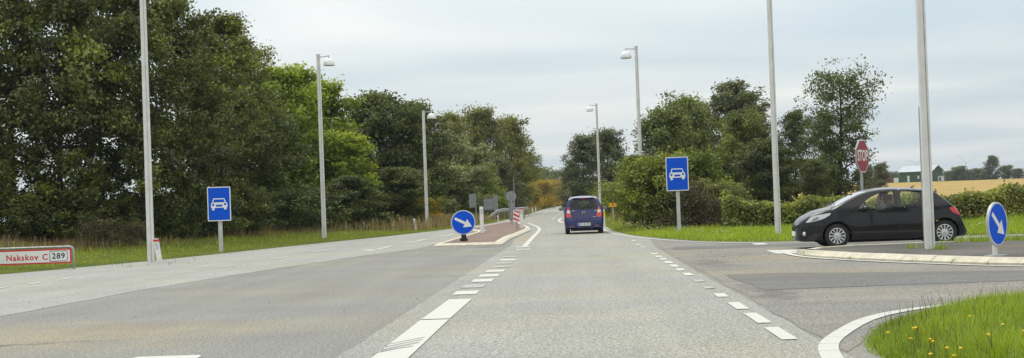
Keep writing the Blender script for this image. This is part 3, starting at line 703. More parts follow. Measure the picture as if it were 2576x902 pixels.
G_VERGE = leaf_mat('grass_verge', (0.150,0.191,0.015), (0.275,0.330,0.024), (0.524,0.499,0.041), 0.4)
G_DRY = leaf_mat('grass_dry', (0.164,0.127,0.051), (0.316,0.240,0.095), (0.481,0.367,0.164), 0.35)
G_RED = leaf_mat('grass_rust', (0.132,0.073,0.037), (0.251,0.132,0.066), (0.370,0.211,0.113), 0.35)
BARK = mat('bark', (0.05,0.042,0.034), 0.95, var=0.4, scale=6, bump=0.6, spec=0.1)
BARKP = mat('bark_pale', (0.10,0.092,0.075), 0.95, var=0.4, scale=6, bump=0.6, spec=0.1)

def leaves(rs, C, tint, size, elong=1.5, droop=0.0, outv=None):
    """one small diamond leaf spray per centre"""
    n = len(C)
    a = rs.normal(size=(n,3)); a[:,2] = a[:,2]*0.7 - droop; a /= np.linalg.norm(a, axis=1)[:,None]
    up = rs.normal(size=(n,3))*0.75 + np.array([0,0,1.0])
    if outv is not None: up += outv*0.7
    b = np.cross(a, up); b /= np.linalg.norm(b, axis=1)[:,None] + 1e-9
    s = size*rs.uniform(0.6, 1.35, n)[:,None]
    c = np.cross(b, a)
    v = np.stack([C - a*s*elong/2, C + b*s/2 + c*s*0.10, C + a*s*elong/2, C - b*s/2 + c*s*0.10], 1).reshape(-1,3)
    f = np.arange(4*n).reshape(n,4)
    return v, f, np.repeat(np.clip(tint, 0, 1), 4)

def tree_mesh(seed, h, rad, base=0.2, shape='tall', nl=34, nt=6, per=150, leaf=0.16, spread=0.32, trunk=0.16, up=0.6, lean=(0,0), gap=0.0, elong=1.5, droop=0.0, stems=1):
    """returns (wood verts, faces), (leaf verts, faces, tint); the tree stands at the origin"""
    rs = np.random.RandomState(seed); wood = MB(); LC = []; LT = []; LO = []
    ga = 2.399963
    def env(t):
        if shape == 'tall': return (0.45 + 0.55*math.sin(math.pi*min(1, 0.15+0.85*t))**0.7)*(1 if t < 0.75 else max(0.18, 1-((t-0.75)/0.25)**2*0.8))
        if shape == 'round': return max(0.2, math.sqrt(max(0.0, 1-(2*t-0.9)**2/1.25)))
        if shape == 'vase': return 0.35 + 0.75*t**0.7 if t < 0.8 else max(0.3, 1.0-((t-0.8)/0.2)**2*0.65)
        if shape == 'bush': return max(0.15, math.sqrt(max(0, 1-t*t*0.95)))
        return 1.0
    for st in range(stems):
        off = np.array([0.0,0,0]) if stems == 1 else np.array([math.cos(st*2.1+seed), math.sin(st*2.1+seed), 0])*rad*0.35
        ph = rs.uniform(0, 6.28)
        def trunk_at(t):
            wob = 0.10*rad*math.sin(2.3*t+ph)*t
            return np.array([off[0] + lean[0]*t*h + wob, off[1] + lean[1]*t*h + 0.08*rad*math.cos(3.1*t+ph)*t, t*h*0.94])
        tp = [trunk_at(k/8) for k in range(9)]; tp[0][2] = -0.15
        wood.tube([Vector(p) for p in tp], [trunk*(1.25 if k == 0 else (1-0.88*k/8)) for k in range(9)], 7, False)
        n_ = nl//stems
        for i in range(n_):
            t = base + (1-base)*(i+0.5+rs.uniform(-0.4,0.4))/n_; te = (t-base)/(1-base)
            az = i*ga + rs.uniform(-0.5,0.5)
            ln = rad*env(te)*rs.uniform(0.62,1.12); el = up*(0.55+0.75*te) + rs.uniform(-0.2,0.25)
            if gap > 0 and rs.rand() < gap: ln *= 0.55
            p0 = trunk_at(max(0.02, t - 0.10*(1-te) - 0.02)); d = np.array([math.cos(az)*math.cos(el), math.sin(az)*math.cos(el), math.sin(el)])
            bend = np.array([0,0,0.35*ln*rs.uniform(-0.2,0.8)])
            q = [p0, p0 + d*ln*0.5, p0 + d*ln + bend*0.6]
            r0 = trunk*(1-0.85*t)*0.5
            wood.tube([Vector(z_) for z_ in q], [r0, r0*0.6, r0*0.18], 5, False)
            lt = rs.normal(0, 0.12)
            for j in range(nt):
                s = 0.30 + 0.70*(j+rs.uniform(0.2,0.9))/nt
                b0 = q[0]*(1-s)**2 + 2*q[1]*s*(1-s) + q[2]*s*s
                d2 = d*0.6 + rs.normal(size=3)*0.75; d2[2] = d2[2]*0.6+0.18; d2 /= np.linalg.norm(d2)
                l2 = ln*rs.uniform(0.22,0.42)*(1.15-0.5*s) + 0.25
                e2 = b0 + d2*l2
                wood.tube([Vector(b0), Vector((b0+e2)/2 + rs.normal(size=3)*0.05), Vector(e2)], [r0*0.32+0.006, r0*0.2+0.005, 0.004], 3, False)
                k = int(per*rs.uniform(0.6,1.4)*(0.5 if (gap > 0 and rs.rand() < gap) else 1.0))
                if k < 2: continue
                u_ = rs.uniform(0.15,1.15,k)[:,None]; sp = spread*(0.7+0.6*rs.rand())
                pts = b0 + (e2-b0)*u_ + rs.normal(size=(k,3))*np.array([sp,sp,sp*0.62])
                LC.append(pts); hz = (pts[:,2]-e2[2])/sp
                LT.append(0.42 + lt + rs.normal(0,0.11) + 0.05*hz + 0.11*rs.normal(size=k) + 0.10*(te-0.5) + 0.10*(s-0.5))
                LO.append(np.repeat(d[None]*np.array([1,1,0.3]), k, 0))
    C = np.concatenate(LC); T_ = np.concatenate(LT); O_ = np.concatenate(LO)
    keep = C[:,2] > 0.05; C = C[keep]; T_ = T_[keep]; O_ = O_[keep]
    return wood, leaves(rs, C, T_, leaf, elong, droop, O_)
PROTO = {}
def tree(name, x, y, z, proto, s=1.0, sz=None, rot=0.0, label=None, cat='tree', group=None, leafmat=None, bark=None):
    """proto: key of PROTO; meshes are shared between copies, each tree has its own trunk and crown"""
    r = empty(name, (x, y, z), rot, label, cat, group); r.scale = (s, s, sz or s)
    w_, c_, lm, bk = PROTO[proto]
    lm = leafmat or lm
    key = (proto, lm.name); 
    if key not in PROTO:
        me = c_ if lm == PROTO[proto][2] else c_.copy()
        me.materials.clear(); me.materials.append(lm); PROTO[key] = me
    link('trunk' if cat == 'tree' else 'stems', w_, None, r); link('crown' if cat == 'tree' else 'foliage', PROTO[key], None, r)
    return r
def proto(key, lm, bk=BARK, **k):
    wd, (v, f, ti) = tree_mesh(**k)
    me = bpy.data.meshes.new('wood'); me.from_pydata(wd.v, [], wd.f); me.update(); me.materials.append(bk)
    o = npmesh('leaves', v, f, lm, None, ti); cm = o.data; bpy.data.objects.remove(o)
    PROTO[key] = (me, cm, lm, bk)
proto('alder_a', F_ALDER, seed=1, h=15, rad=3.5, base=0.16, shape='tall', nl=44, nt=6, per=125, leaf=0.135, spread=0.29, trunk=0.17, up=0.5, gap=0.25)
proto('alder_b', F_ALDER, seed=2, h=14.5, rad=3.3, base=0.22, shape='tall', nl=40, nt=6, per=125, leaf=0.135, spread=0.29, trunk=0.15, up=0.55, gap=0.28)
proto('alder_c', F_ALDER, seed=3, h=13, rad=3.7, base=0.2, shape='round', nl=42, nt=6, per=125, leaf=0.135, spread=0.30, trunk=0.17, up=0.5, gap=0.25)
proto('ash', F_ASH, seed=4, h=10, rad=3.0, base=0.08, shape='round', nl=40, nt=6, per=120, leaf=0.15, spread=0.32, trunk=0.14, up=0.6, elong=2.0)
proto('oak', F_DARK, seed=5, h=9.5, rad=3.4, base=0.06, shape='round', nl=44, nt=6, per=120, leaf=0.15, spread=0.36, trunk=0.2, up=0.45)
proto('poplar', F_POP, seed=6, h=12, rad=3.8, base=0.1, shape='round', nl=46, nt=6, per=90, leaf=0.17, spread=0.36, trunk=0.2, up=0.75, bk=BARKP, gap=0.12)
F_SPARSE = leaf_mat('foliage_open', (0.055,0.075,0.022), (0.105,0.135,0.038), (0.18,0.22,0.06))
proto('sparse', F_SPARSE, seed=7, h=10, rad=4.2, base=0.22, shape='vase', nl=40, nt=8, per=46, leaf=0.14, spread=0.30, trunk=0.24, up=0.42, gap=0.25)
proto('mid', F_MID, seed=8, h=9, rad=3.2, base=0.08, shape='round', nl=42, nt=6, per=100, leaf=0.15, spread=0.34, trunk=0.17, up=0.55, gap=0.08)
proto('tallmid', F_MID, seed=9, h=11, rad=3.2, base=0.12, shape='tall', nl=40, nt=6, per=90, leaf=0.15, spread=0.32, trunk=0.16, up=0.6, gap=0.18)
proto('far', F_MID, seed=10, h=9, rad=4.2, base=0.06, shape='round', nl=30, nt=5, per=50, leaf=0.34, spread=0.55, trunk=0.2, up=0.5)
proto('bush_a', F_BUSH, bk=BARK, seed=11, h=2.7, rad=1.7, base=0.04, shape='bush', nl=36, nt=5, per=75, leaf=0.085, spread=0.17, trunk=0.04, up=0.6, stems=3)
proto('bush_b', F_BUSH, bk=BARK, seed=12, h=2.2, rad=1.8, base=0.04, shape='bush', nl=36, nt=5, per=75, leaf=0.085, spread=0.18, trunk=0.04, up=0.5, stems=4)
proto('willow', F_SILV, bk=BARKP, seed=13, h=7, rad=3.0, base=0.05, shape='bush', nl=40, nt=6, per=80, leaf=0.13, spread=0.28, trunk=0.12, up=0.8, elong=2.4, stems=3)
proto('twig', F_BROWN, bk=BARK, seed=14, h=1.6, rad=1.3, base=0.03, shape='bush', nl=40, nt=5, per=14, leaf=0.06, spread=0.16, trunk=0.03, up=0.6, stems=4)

def TR(name, pr, px, d, top, label, hp, sx=1.0, rot=0.0, lm=None, cat='tree', group=None):
    """a tree at column px, d metres ahead, whose top is seen at row top; hp = height of its prototype"""
    x = at(px, d); z = Hs(x, d)
    yh = 503 - 0.036*(px - 1469)
    hh = (yh - top)/FD*d + EYE - z; s = hh/hp
    return tree(name, x, d, z - 0.03, pr, s*sx, s, rot, label, cat, group, lm)
gL = 'tall dark trees lining the left verge'
for i, (px, d, top, pr, sx, lab) in enumerate([
    (-70,57,-170,'alder_a',0.95,'dark tall tree cut by the left picture edge'),
    (35,60,-120,'alder_b',0.95,'dark tall tree above the white direction sign'),
    (150,58,-140,'alder_c',0.9,'dark tall tree at the right end of the direction sign'),
    (262,62,-110,'alder_a',0.9,'dark tall tree left of the leftmost lamp mast'),
    (360,60,-60,'alder_b',0.95,'dark tall tree right behind the leftmost lamp mast'),
    (455,64,-25,'alder_c',0.9,'dark tall tree between the leftmost lamp mast and blue car sign'),
    (560,70,0,'alder_a',1.0,'dark tall tree behind the left blue car sign, its crown against sky'),
    (610,76,95,'alder_c',0.95,'dark tree leaning out above the bright green tree'),
    (500,88,60,'alder_b',0.9,'rear dark tree behind the left blue car sign')]):
    hp = {'alder_a':15,'alder_b':14.5,'alder_c':13}[pr]
    TR('alder_tree', pr, px, d, top, lab, hp, sx, i*1.7, None, 'tree', gL)
TR('ash_tree', 'ash', 712, 88, 165, 'bright yellow-green tree left of the second lamp on the left', 10, 1.0, 0.4, None, 'tree', 'bright green trees behind the second left lamp')
TR('ash_tree', 'ash', 805, 93, 200, 'bright green tree right behind the second left lamp', 10, 1.05, 2.4, None, 'tree', 'bright green trees behind the second left lamp')
TR('ash_tree', 'ash', 868, 90, 330, 'low bright green tree right of the second left lamp', 10, 1.35, 4.0, None, 'tree', 'bright green trees behind the second left lamp')
TR('oak_tree', 'oak', 655, 80, 250, 'dark broad tree under the bright green crowns at left', 9.5, 1.1, 1.0)
TR('oak_tree', 'oak', 962, 100, 232, 'dark round tree left of the farthest left lamp', 9.5, 1.0, 0.2)
TR('oak_tree', 'oak', 1035, 104, 255, 'dark round tree right behind the farthest left lamp', 9.5, 1.0, 2.2)
TR('oak_tree', 'oak', 1000, 92, 420, 'low dark tree at the foot of the farthest left lamp', 9.5, 1.7, 3.3)
TR('oak_tree', 'oak', 880, 84, 440, 'low dark tree behind the tall dry grass', 9.5, 1.8, 4.3)
TR('poplar_tree', 'poplar', 1135, 165, 290, 'olive poplar right of the farthest left lamp', 12, 0.95, 0.3)
TR('poplar_tree', 'poplar', 1215, 172, 276, 'tallest olive poplar in the middle group', 12, 1.0, 1.9)
TR('poplar_tree', 'poplar', 1295, 180, 300, 'olive poplar at the right side of the middle group', 12, 0.95, 3.1)
TR('poplar_tree', 'poplar', 1325, 290, 385, 'low olive poplar leaning out over the road', 12, 1.15, 5.0)
TR('poplar_tree', 'poplar', 1250, 150, 400, 'low shaded poplar behind the stepped grey sign back', 12, 1.5, 4.2, F_GREY)
TR('willow_tree', 'willow', 1110, 135, 345, 'pale silvery willow right of the farthest left lamp', 7, 1.0, 0.0)
TR('willow_tree', 'willow', 1185, 140, 372, 'pale silvery willow below the poplars', 7, 1.0, 2.0)
TR('willow_tree', 'willow', 1150, 122, 420, 'low silvery willow over the green bushes', 7, 1.3, 4.0)
for i, (px, d, top, pr, hp, sx, lm, lab) in enumerate([
    (1095,122,455,'bush_a',2.7,1.2,F_BUSH,'yellow-green bush left of the narrow grey sign back'),
    (1150,128,440,'bush_b',2.2,1.0,F_BUSH,'yellow-green bush behind the narrow grey sign back'),
    (1205,134,462,'bush_a',2.7,1.2,F_BUSH,'green bush left of the stepped sign back'),
    (1245,150,478,'bush_b',2.2,1.2,F_GREY,'dark bush at the stepped grey sign back'),
    (1258,175,480,'bush_a',2.7,1.3,F_GREY,'dark bush behind the round grey sign back'),
    (1060,100,510,'bush_b',2.2,1.1,F_YEL,'small yellowing bush at the foot of the farthest left lamp'),
    (60,57,505,'bush_b',2.2,1.3,F_DARK,'dark undergrowth bush behind the direction sign'),
    (170,58,500,'bush_a',2.7,1.3,F_DARK,'dark undergrowth bush right of the direction sign'),
    (-30,56,490,'bush_a',2.7,1.3,F_DARK,'dark undergrowth bush at the left picture edge'),
    (290,60,515,'bush_b',2.2,1.3,F_DARK,'dark undergrowth bush left of the leaning marker post'),
    (400,63,500,'bush_a',2.7,1.3,F_DARK,'dark undergrowth bush behind the leaning marker post'),
    (500,66,505,'bush_b',2.2,1.3,F_DARK,'dark undergrowth bush left of the blue car sign'),
    (600,71,490,'bush_a',2.7,1.4,F_DARK,'dark undergrowth bush right of the left blue car sign'),
    (690,77,490,'bush_b',2.2,1.5,F_DARK,'dark undergrowth bush below the bright green tree'),
    (780,82,480,'bush_a',2.7,1.5,F_DARK,'dark undergrowth bush left of the second left lamp'),
    (860,86,500,'bush_b',2.2,1.5,F_DARK,'dark undergrowth bush right of the second left lamp'),
    (950,92,500,'bush_a',2.7,1.5,F_DARK,'dark undergrowth bush left of the farthest left lamp'),
    (250,55,560,'twig',1.6,1.3,F_BROWN,'low tangle of rust brown twigs left of the leftmost lamp mast'),
    (330,56,566,'twig',1.6,1.2,F_BROWN,'low rust brown twigs at the leftmost lamp mast'),
    (1322,225,470,'bush_a',2.7,0.95,F_YEL,'large yellow bush at the left of the far bush row'),
    (1345,270,466,'bush_b',2.2,0.95,F_YEL,'large yellow bush in the middle of the far bush row'),
    (1372,320,464,'bush_a',2.7,1.0,F_YEL,'orange yellow bush at the right of the far bush row'),
    (1398,400,464,'bush_b',2.2,0.9,F_YEL,'orange bush at the right end of the far bush row'),
    (1290,205,492,'bush_b',2.2,0.8,F_BUSH,'green bush at the left end of the far yellow bushes'),
    (1640,66,420,'bush_a',2.7,1.0,F_BUSH,'tall leafy bush between the right lamp and blue car sign'),
    (1700,65,412,'bush_b',2.2,0.85,F_BUSH,'tall leafy bush behind the right blue car sign'),
    (1752,66,432,'bush_a',2.7,0.95,F_BUSH,'leafy bush right of the right blue car sign'),
    (1800,64,470,'bush_b',2.2,1.0,F_HEDGE,'lower bush between the right blue sign and hedge'),
    (1598,92,462,'bush_a',2.7,1.1,F_BUSH,'green bush above the small yellow number sign'),
    (1562,112,470,'bush_b',2.2,1.1,F_BUSH,'green bush left of the small yellow number sign'),
    (1530,135,470,'bush_a',2.7,1.2,F_MID,'green bush behind the blue car'),
    (1500,235,472,'bush_b',2.2,1.2,F_MID,'far green bush over the roof of the blue car'),
    (1722,62.5,470,'twig',1.6,0.9,F_BROWN,'dry bare twigs in front of the leafy bush at right sign'),
    (1775,62,505,'twig',1.6,1.1,F_BROWN,'dry bare twigs right of the right blue car sign'),
    (1508,330,478,'bush_a',2.7,1.1,F_MID,'far dark bush at the end of the road')]):
    TR('bush' if pr != 'twig' else 'twig_bush', pr, px, d, top, lab, hp, sx, i*1.3, lm, 'bush')
TR('far_tree', 'far', 1350, 520, 424, 'far round tree over the yellow bushes, left', 9, 1.0, 0.2)
TR('far_tree', 'far', 1388, 640, 434, 'far round tree over the yellow bushes, right', 9, 1.0, 1.2)
TR('far_tree', 'far', 1310, 360, 440, 'far tree half hidden by the leaning poplar', 9, 1.0, 2.2)
TR('grey_tree', 'poplar', 1470, 150, 345, 'dark grey-green tree left of the farthest right lamp', 12, 1.0, 1.0, F_GREY)
TR('grey_tree', 'poplar', 1535, 155, 330, 'dark grey-green tree right of the farthest right lamp', 12, 1.05, 2.6, F_GREY)
TR('grey_tree', 'poplar', 1440, 190, 420, 'low dark grey-green tree over the end of the road', 12, 1.2, 3.6, F_GREY)
TR('leafy_tree', 'oak', 1600, 130, 390, 'dark tree directly behind the third right lamp mast', 9.5, 1.0, 0.6)
TR('leafy_tree', 'mid', 1675, 112, 275, 'mid green tree left of the right blue car sign', 9, 0.95, 0.6)
TR('leafy_tree', 'mid', 1745, 118, 248, 'mid green tree right behind the right blue car sign', 9, 0.9, 2.6)
TR('leafy_tree', 'mid', 1660, 95, 400, 'low green tree beside the third right lamp mast', 9, 1.5, 3.6)
TR('tall_tree', 'tallmid', 1835, 128, 200, 'tallest tree of the right group, dark with open crown', 11, 1.15, 1.0, F_GREY)
TR('tall_tree', 'tallmid', 1895, 125, 225, 'tall open tree just left of the right lamp mast', 11, 0.9, 3.0, F_GREY)
TR('leafy_tree', 'mid', 1880, 100, 288, 'mid green tree left of the right lamp mast', 9, 0.85, 4.6)
TR('leafy_tree', 'oak', 1800, 98, 385, 'dark low tree between right blue sign and lamp mast', 9.5, 1.35, 1.6)
TR('leafy_tree', 'oak', 1935, 94, 350, 'dark low tree directly behind the right lamp mast', 9.5, 1.2, 5.6)
TR('leafy_tree', 'tallmid', 2005, 104, 272, 'dark green tree right of the right lamp mast', 11, 0.85, 2.0, F_DARK)
TR('leafy_tree', 'oak', 2050, 90, 400, 'dark low tree at the foot of the sparse tree', 9.5, 1.0, 0.9)
TR('sparse_tree', 'sparse', 2112, 97, 198, 'tall sparse tree with visible branches left of the stop sign', 10, 0.92, 0.5)
TR('sparse_tree', 'sparse', 2085, 101, 300, 'smaller sparse tree tucked against the tall sparse tree', 10, 0.8, 2.9)
TR('field_tree', 'mid', 2215, 230, 411, 'small round tree on the field right of the stop sign', 9, 0.95, 0.0, F_GREY)
TR('field_tree', 'mid', 2185, 250, 415, 'small round tree on the field behind the stop sign', 9, 0.9, 2.0, F_GREY)
TR('field_tree', 'mid', 2165, 260, 425, 'small tree on the field left of the stop sign', 9, 0.9, 3.0, F_GREY)
TR('far_tree', 'poplar', 2498, 560, 393, 'largest far tree on the right skyline', 12, 1.3, 0.4, F_GREY)
TR('far_tree', 'far', 2535, 570, 418, 'far tree right of the largest skyline tree', 9, 1.2, 1.4, F_GREY)
for i, (px, top, d) in enumerate(((2385,432,640),(2402,430,600),(2418,420,600),(2440,428,620),(2462,425,600),(2480,430,570),(2562,425,560),(2590,428,560),(2225,436,760),(2245,434,800),(2265,433,820),(2350,426,700),(2300,434,850))):
    bh = [2225,2245,2265,2300,2350]; rw_ = [2385,2402,2418,2440,2462,2480,2562,2590]; od = ['first','second','third','fourth','fifth','sixth','seventh','eighth']
    TR('far_tree', 'far', px, d, top, (od[bh.index(px)] + ' from left of the far trees on the skyline behind the barn') if px in bh else (od[rw_.index(px)] + ' from left of the far dark trees right of the barn'), 9, 1.3, i*1.1, F_GREY, 'tree', ['far trees right of the barn','far trees behind the barn'][1 if px in (2225,2245,2265,2350,2300) else 0])
for i, (px, top, d) in enumerate(((2470,446,470),(2510,448,465),(2550,447,465),(2585,447,465))):
    TR('bush', 'bush_b', px, d, top, ['first','second','third','fourth'][i] + ' from left of the low far bushes at the stubble field edge', 2.2, 2.2, i*1.9, F_GREY, 'bush', 'low bushes at the far field edge')

# fields beyond the hedge
STUB = mat('stubble', (0.36,0.255,0.09), 0.95, var=0.22, scale=0.4, spec=0.1, bump=0.5, bscale=3.0, detail=8)
GREENF = mat('green_crop', (0.13,0.20,0.02), 0.95, var=0.18, scale=0.5, spec=0.1, bump=0.5, bscale=3.0, detail=8)
fx = np.concatenate([np.arange(16,60,2), np.arange(60,420,10)]); fy = np.concatenate([np.arange(62,120,2), np.arange(120,431,10)])
tag(gridmesh('stubble_field', fx, fy, H, STUB, 0.10), kind='structure')
tag(gridmesh('crop_field', fx, np.arange(430,531,10), H, GREENF, 0.16), kind='structure')

# clipped hedge
def hedge(name, pts, h0, h1, dep, n, leaf, lm, label, seed):
    rs = np.random.RandomState(seed); pts = np.array(pts, float)
    seg = np.hypot(*np.diff(pts, axis=0).T); cum = np.concatenate([[0], np.cumsum(seg)]); u_ = rs.uniform(0, cum[-1], n)
    x = np.interp(u_, cum, pts[:,0]); y = np.interp(u_, cum, pts[:,1])
    top = h0 + (h1-h0)*u_/cum[-1] + 0.10*np.sin(u_*1.7+1) + 0.07*np.sin(u_*4.1) + 0.16*np.maximum(0, np.sin(u_*0.55+2))**3
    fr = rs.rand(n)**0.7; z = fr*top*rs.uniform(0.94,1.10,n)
    dd = rs.normal(0, 0.5, n); dd = np.clip(dd, -1, 1)*dep/2*(1-0.35*fr)
    sp = rs.rand(n) < 0.008; z = np.where(sp, top + rs.rand(n)*0.22*(np.sin(u_*6)>0.4), z)
    clump = 0.10*np.sin(u_*2.3+z*3)+0.08*np.sin(u_*5.9-z*4)
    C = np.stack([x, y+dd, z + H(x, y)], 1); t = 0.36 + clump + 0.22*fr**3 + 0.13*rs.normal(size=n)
    r = empty(name, (0,0,0), 0, label, 'hedge')
    o = np.zeros((n,3)); o[:,1] = np.sign(dd); v, f, ti = leaves(rs, C, t, leaf, 1.4, 0, o)
    fo = npmesh('foliage', v, f, lm, r, ti); fo['kind'] = 'stuff'
    st = MB(); rn = random.Random(seed)
    k = int(cum[-1]/0.5)
    for i in range(k):
        uu = (i+rn.random())/k*cum[-1]; a = float(np.interp(uu, cum, pts[:,0])); b = float(np.interp(uu, cum, pts[:,1])); z0 = Hs(a, b)
        st.tube([(a,b,z0-0.05),(a+rn.uniform(-.15,.15),b+rn.uniform(-.1,.1),z0+h0*0.5),(a+rn.uniform(-.3,.3),b+rn.uniform(-.2,.2),z0+h0*0.9)], [0.025,0.018,0.006], 4, False)
    so_ = st.build('stems', BARK, r); so_['kind'] = 'stuff'
    return r
hedge('hedge', [(at(1815,58),58),(at(2060,56),56),(at(2240,54),54),(30,52),(60,50)], 0.98, 1.02, 1.5, 125000, 0.075, F_HEDGE, 'long clipped yellow-green hedge behind the black car', 31)

# ---- grasses
def blades(rs, x, y, z, h, wd, tint, bend=0.35):
    n = len(x); az = rs.uniform(0, 2*math.pi, n); d = np.stack([np.cos(az), np.sin(az), np.zeros(n)], 1); s = np.stack([-d[:,1], d[:,0], np.zeros(n)], 1)
    b = np.stack([x, y, z], 1); hh = h[:,None]; ww = wd[:,None]; be = (bend*rs.uniform(0.2,1.6,n))[:,None]*hh
    up = np.array([[0,0,1.0]])
    m_ = b + up*hh*0.55 + d*be*0.35; t = b + up*hh*rs.uniform(0.85,1.0,n)[:,None] + d*be
    v = np.stack([b - s*ww/2, b + s*ww/2, m_ + s*ww*0.36, t, m_ - s*ww*0.36], 1).reshape(-1,3)
    i = np.arange(n)*5
    f = np.concatenate([np.stack([i, i+1, i+2, i+4], 1), np.stack([i+4, i+2, i+3, i+3], 1)])
    return v, i, np.repeat(np.clip(tint,0,1), 5)
def grass(name, n, box, cond, hfun, wd, lm, seed, tfun=None, bend=0.35):
    rs = np.random.RandomState(seed); x0, x1, y0, y1 = box
    x = rs.uniform(x0, x1, n); y = rs.uniform(y0, y1, n); s = sdist(x, y); k = cond(x, y, s, rs); x = x[k]; y = y[k]; s = s[k]; n = len(x)
    cl = 0.5 + 0.5*np.sin(x*2.1+1.7*np.sin(y*1.3))*np.sin(y*1.9+1.1*np.sin(x*1.7))
    h = hfun(x, y, s, rs)*(0.7+0.5*cl); z = H(x, y) - 0.02
    t = 0.42 + 0.22*(cl-0.5) + 0.16*rs.normal(size=n) + (tfun(x, y, s) if tfun else 0)
    v, i, ti = blades(rs, x, y, z, h, wd*rs.uniform(0.6,1.4,n), t, bend)
    me = bpy.data.meshes.new(name); n5 = len(v)
    q = np.stack([i, i+1, i+2, i+4], 1); tr = np.stack([i+4, i+2, i+3], 1)
    loops = np.concatenate([q.ravel(), tr.ravel()]).astype(np.int32)
    st = np.concatenate([np.arange(len(q))*4, len(q)*4 + np.arange(len(tr))*3]).astype(np.int32)
    me.vertices.add(n5); me.vertices.foreach_set('co', v.astype(np.float32).ravel()); me.loops.add(len(loops)); me.loops.foreach_set('vertex_index', loops)
    me.polygons.add(len(st)); me.polygons.foreach_set('loop_start', st)
    a = me.attributes.new('tint','FLOAT','POINT'); a.data.foreach_set('value', ti.astype(np.float32)); me.update(calc_edges=True)
    return link(name, me, lm)
def stuff(o, label, cat): return tag(o, label, cat, None, 'stuff')
rnd = lambda a, b: (lambda x, y, s, rs: rs.uniform(a, b, len(x)))
edge = lambda s, rs, w_: s > rs.rand(len(s))**2*w_
# near corner on the right
stuff(grass('lush_grass', 170000, (2.4,7.5,9.5,18.2), lambda x,y,s,rs: (s > -0.10 + 0.16*rs.rand(len(x))) & (x > 2.2), lambda x,y,s,rs: rs.uniform(0.10,0.24,len(x))*np.clip(0.45+s*0.9,0.3,1), 0.0075, G_LUSH, 41, lambda x,y,s: -0.10*(s<0.3), 0.55), 'lush long grass on the near right corner', 'grass')
stuff(grass('grass_stalks', 2200, (2.5,7.5,9.5,18.0), lambda x,y,s,rs: (s > 0.05) & (x > 2.2), rnd(0.22,0.36), 0.006, leaf_mat('grass_stalk',(0.06,0.055,0.02),(0.11,0.11,0.03),(0.2,0.2,0.05)), 42, None, 0.35), 'thin seeding stalks in the grass at near right', 'grass')
stuff(grass('lush_grass', 50000, (7.5,22,5,18.6), lambda x,y,s,rs: (s > -0.05), rnd(0.12,0.24), 0.012, G_LUSH, 43), 'grass further along the near right corner', 'grass')
# left verge
stuff(grass('verge_grass', 330000, (-34,-4.2,36,130), lambda x,y,s,rs: (s > 0.0) & (x < -4) & (s < 15) & (rs.rand(len(x)) < np.clip(70/y,0,1)), lambda x,y,s,rs: rs.uniform(0.06,0.16,len(x))*(0.55+np.clip(s*0.09,0,0.9)), 0.022, G_VERGE, 44, lambda x,y,s: -0.05+0.012*s), 'mown green grass on the left verge', 'grass')
stuff(grass('dry_grass', 60000, (-34,-5,38,140), lambda x,y,s,rs: (x < -4) & (s > 5.0+1.2*np.sin(y*0.4)) & (s < 12.5) & (rs.rand(len(x)) < 0.35+0.65*(np.sin(x*0.9+y*0.5)>-0.3)), rnd(0.20,0.55), 0.016, G_DRY, 45, lambda x,y,s: -0.1), 'tall dry straw-coloured grass below the left trees', 'grass')
stuff(grass('rust_grass', 9000, (-24,-9,50,85), lambda x,y,s,rs: (x < -4) & (s > 5.2) & (s < 9.5) & (np.sin(y*0.33+x*0.2+0.6)>0.35), rnd(0.3,0.6), 0.022, G_RED, 46), 'patches of rust brown grass below the left trees', 'grass')
stuff(grass('dry_grass', 26000, (-14,-4.2,78,330), lambda x,y,s,rs: (x < -4) & (s > 0.6) & (s < 6), rnd(0.4,0.9), 0.05, G_DRY, 47, lambda x,y,s: -0.05), 'tall dry grass along the left road edge farther on', 'grass')
# right verge
stuff(grass('verge_grass', 120000, (1.4,30,40.5,64), lambda x,y,s,rs: (s > -0.04) & (y < 58), lambda x,y,s,rs: rs.uniform(0.07,0.20,len(x))*(0.7+np.clip(s*0.1,0,1.1)), 0.02, G_LUSH, 48, lambda x,y,s: 0.14-0.01*s), 'bright green grass on the right verge behind the black car', 'grass')
stuff(grass('verge_grass', 36000, (1.2,14,56,130), lambda x,y,s,rs: (s > -0.03) & (s < 7) & (x > 0), lambda x,y,s,rs: rs.uniform(0.08,0.22,len(x))*(0.7+0.2*s), 0.03, G_VERGE, 49, lambda x,y,s: 0.02), 'grass along the right road edge by the blue car', 'grass')
stuff(grass('dry_grass', 2600, (1.4,8,66,120), lambda x,y,s,rs: (x > 0) & (s > 0.9) & (s < 3.2), rnd(0.3,0.75), 0.03, G_DRY, 50), 'dry orange grass near the yellow number sign', 'grass')
# tufts where the island meets the carriageway
def tufts(name, spots, lm, seed, label, hm=0.16, z0=0.11):
    rs = np.random.RandomState(seed); X = []; Y = []
    for x, y, r_, n in spots: X.append(x + rs.normal(size=n)*r_); Y.append(y + rs.normal(size=n)*r_*0.6)
    X = np.concatenate(X); Y = np.concatenate(Y); n = len(X)
    v, i, ti = blades(rs, X, Y, np.full(n, z0), rs.uniform(0.4,1,n)*hm, np.full(n,0.016), 0.45+0.2*rs.normal(size=n), 0.6)
    faces = np.concatenate([np.stack([i,i+1,i+2],1), np.stack([i,i+2,i+4],1), np.stack([i+4,i+2,i+3],1)])
    return stuff(npmesh(name, v, faces, lm, None, ti), label, 'grass')
sp = [(x, 33.9+0.25*math.sin(x*3), 0.30, 190) for x in np.arange(9.0,16,0.45)] + [(7.28,30.2,0.10,60),(6.9,31.0,0.08,30),(8.9,33.6,0.3,120)]
tufts('grass_tuft', sp, G_LUSH, 51, 'low grass growing on the far edge of the dark island', 0.17, 0.11)
kz = [gp(x,y) for x, y in ((2043,646),(2305,661),(2398,664),(2490,667),(2140,654))]
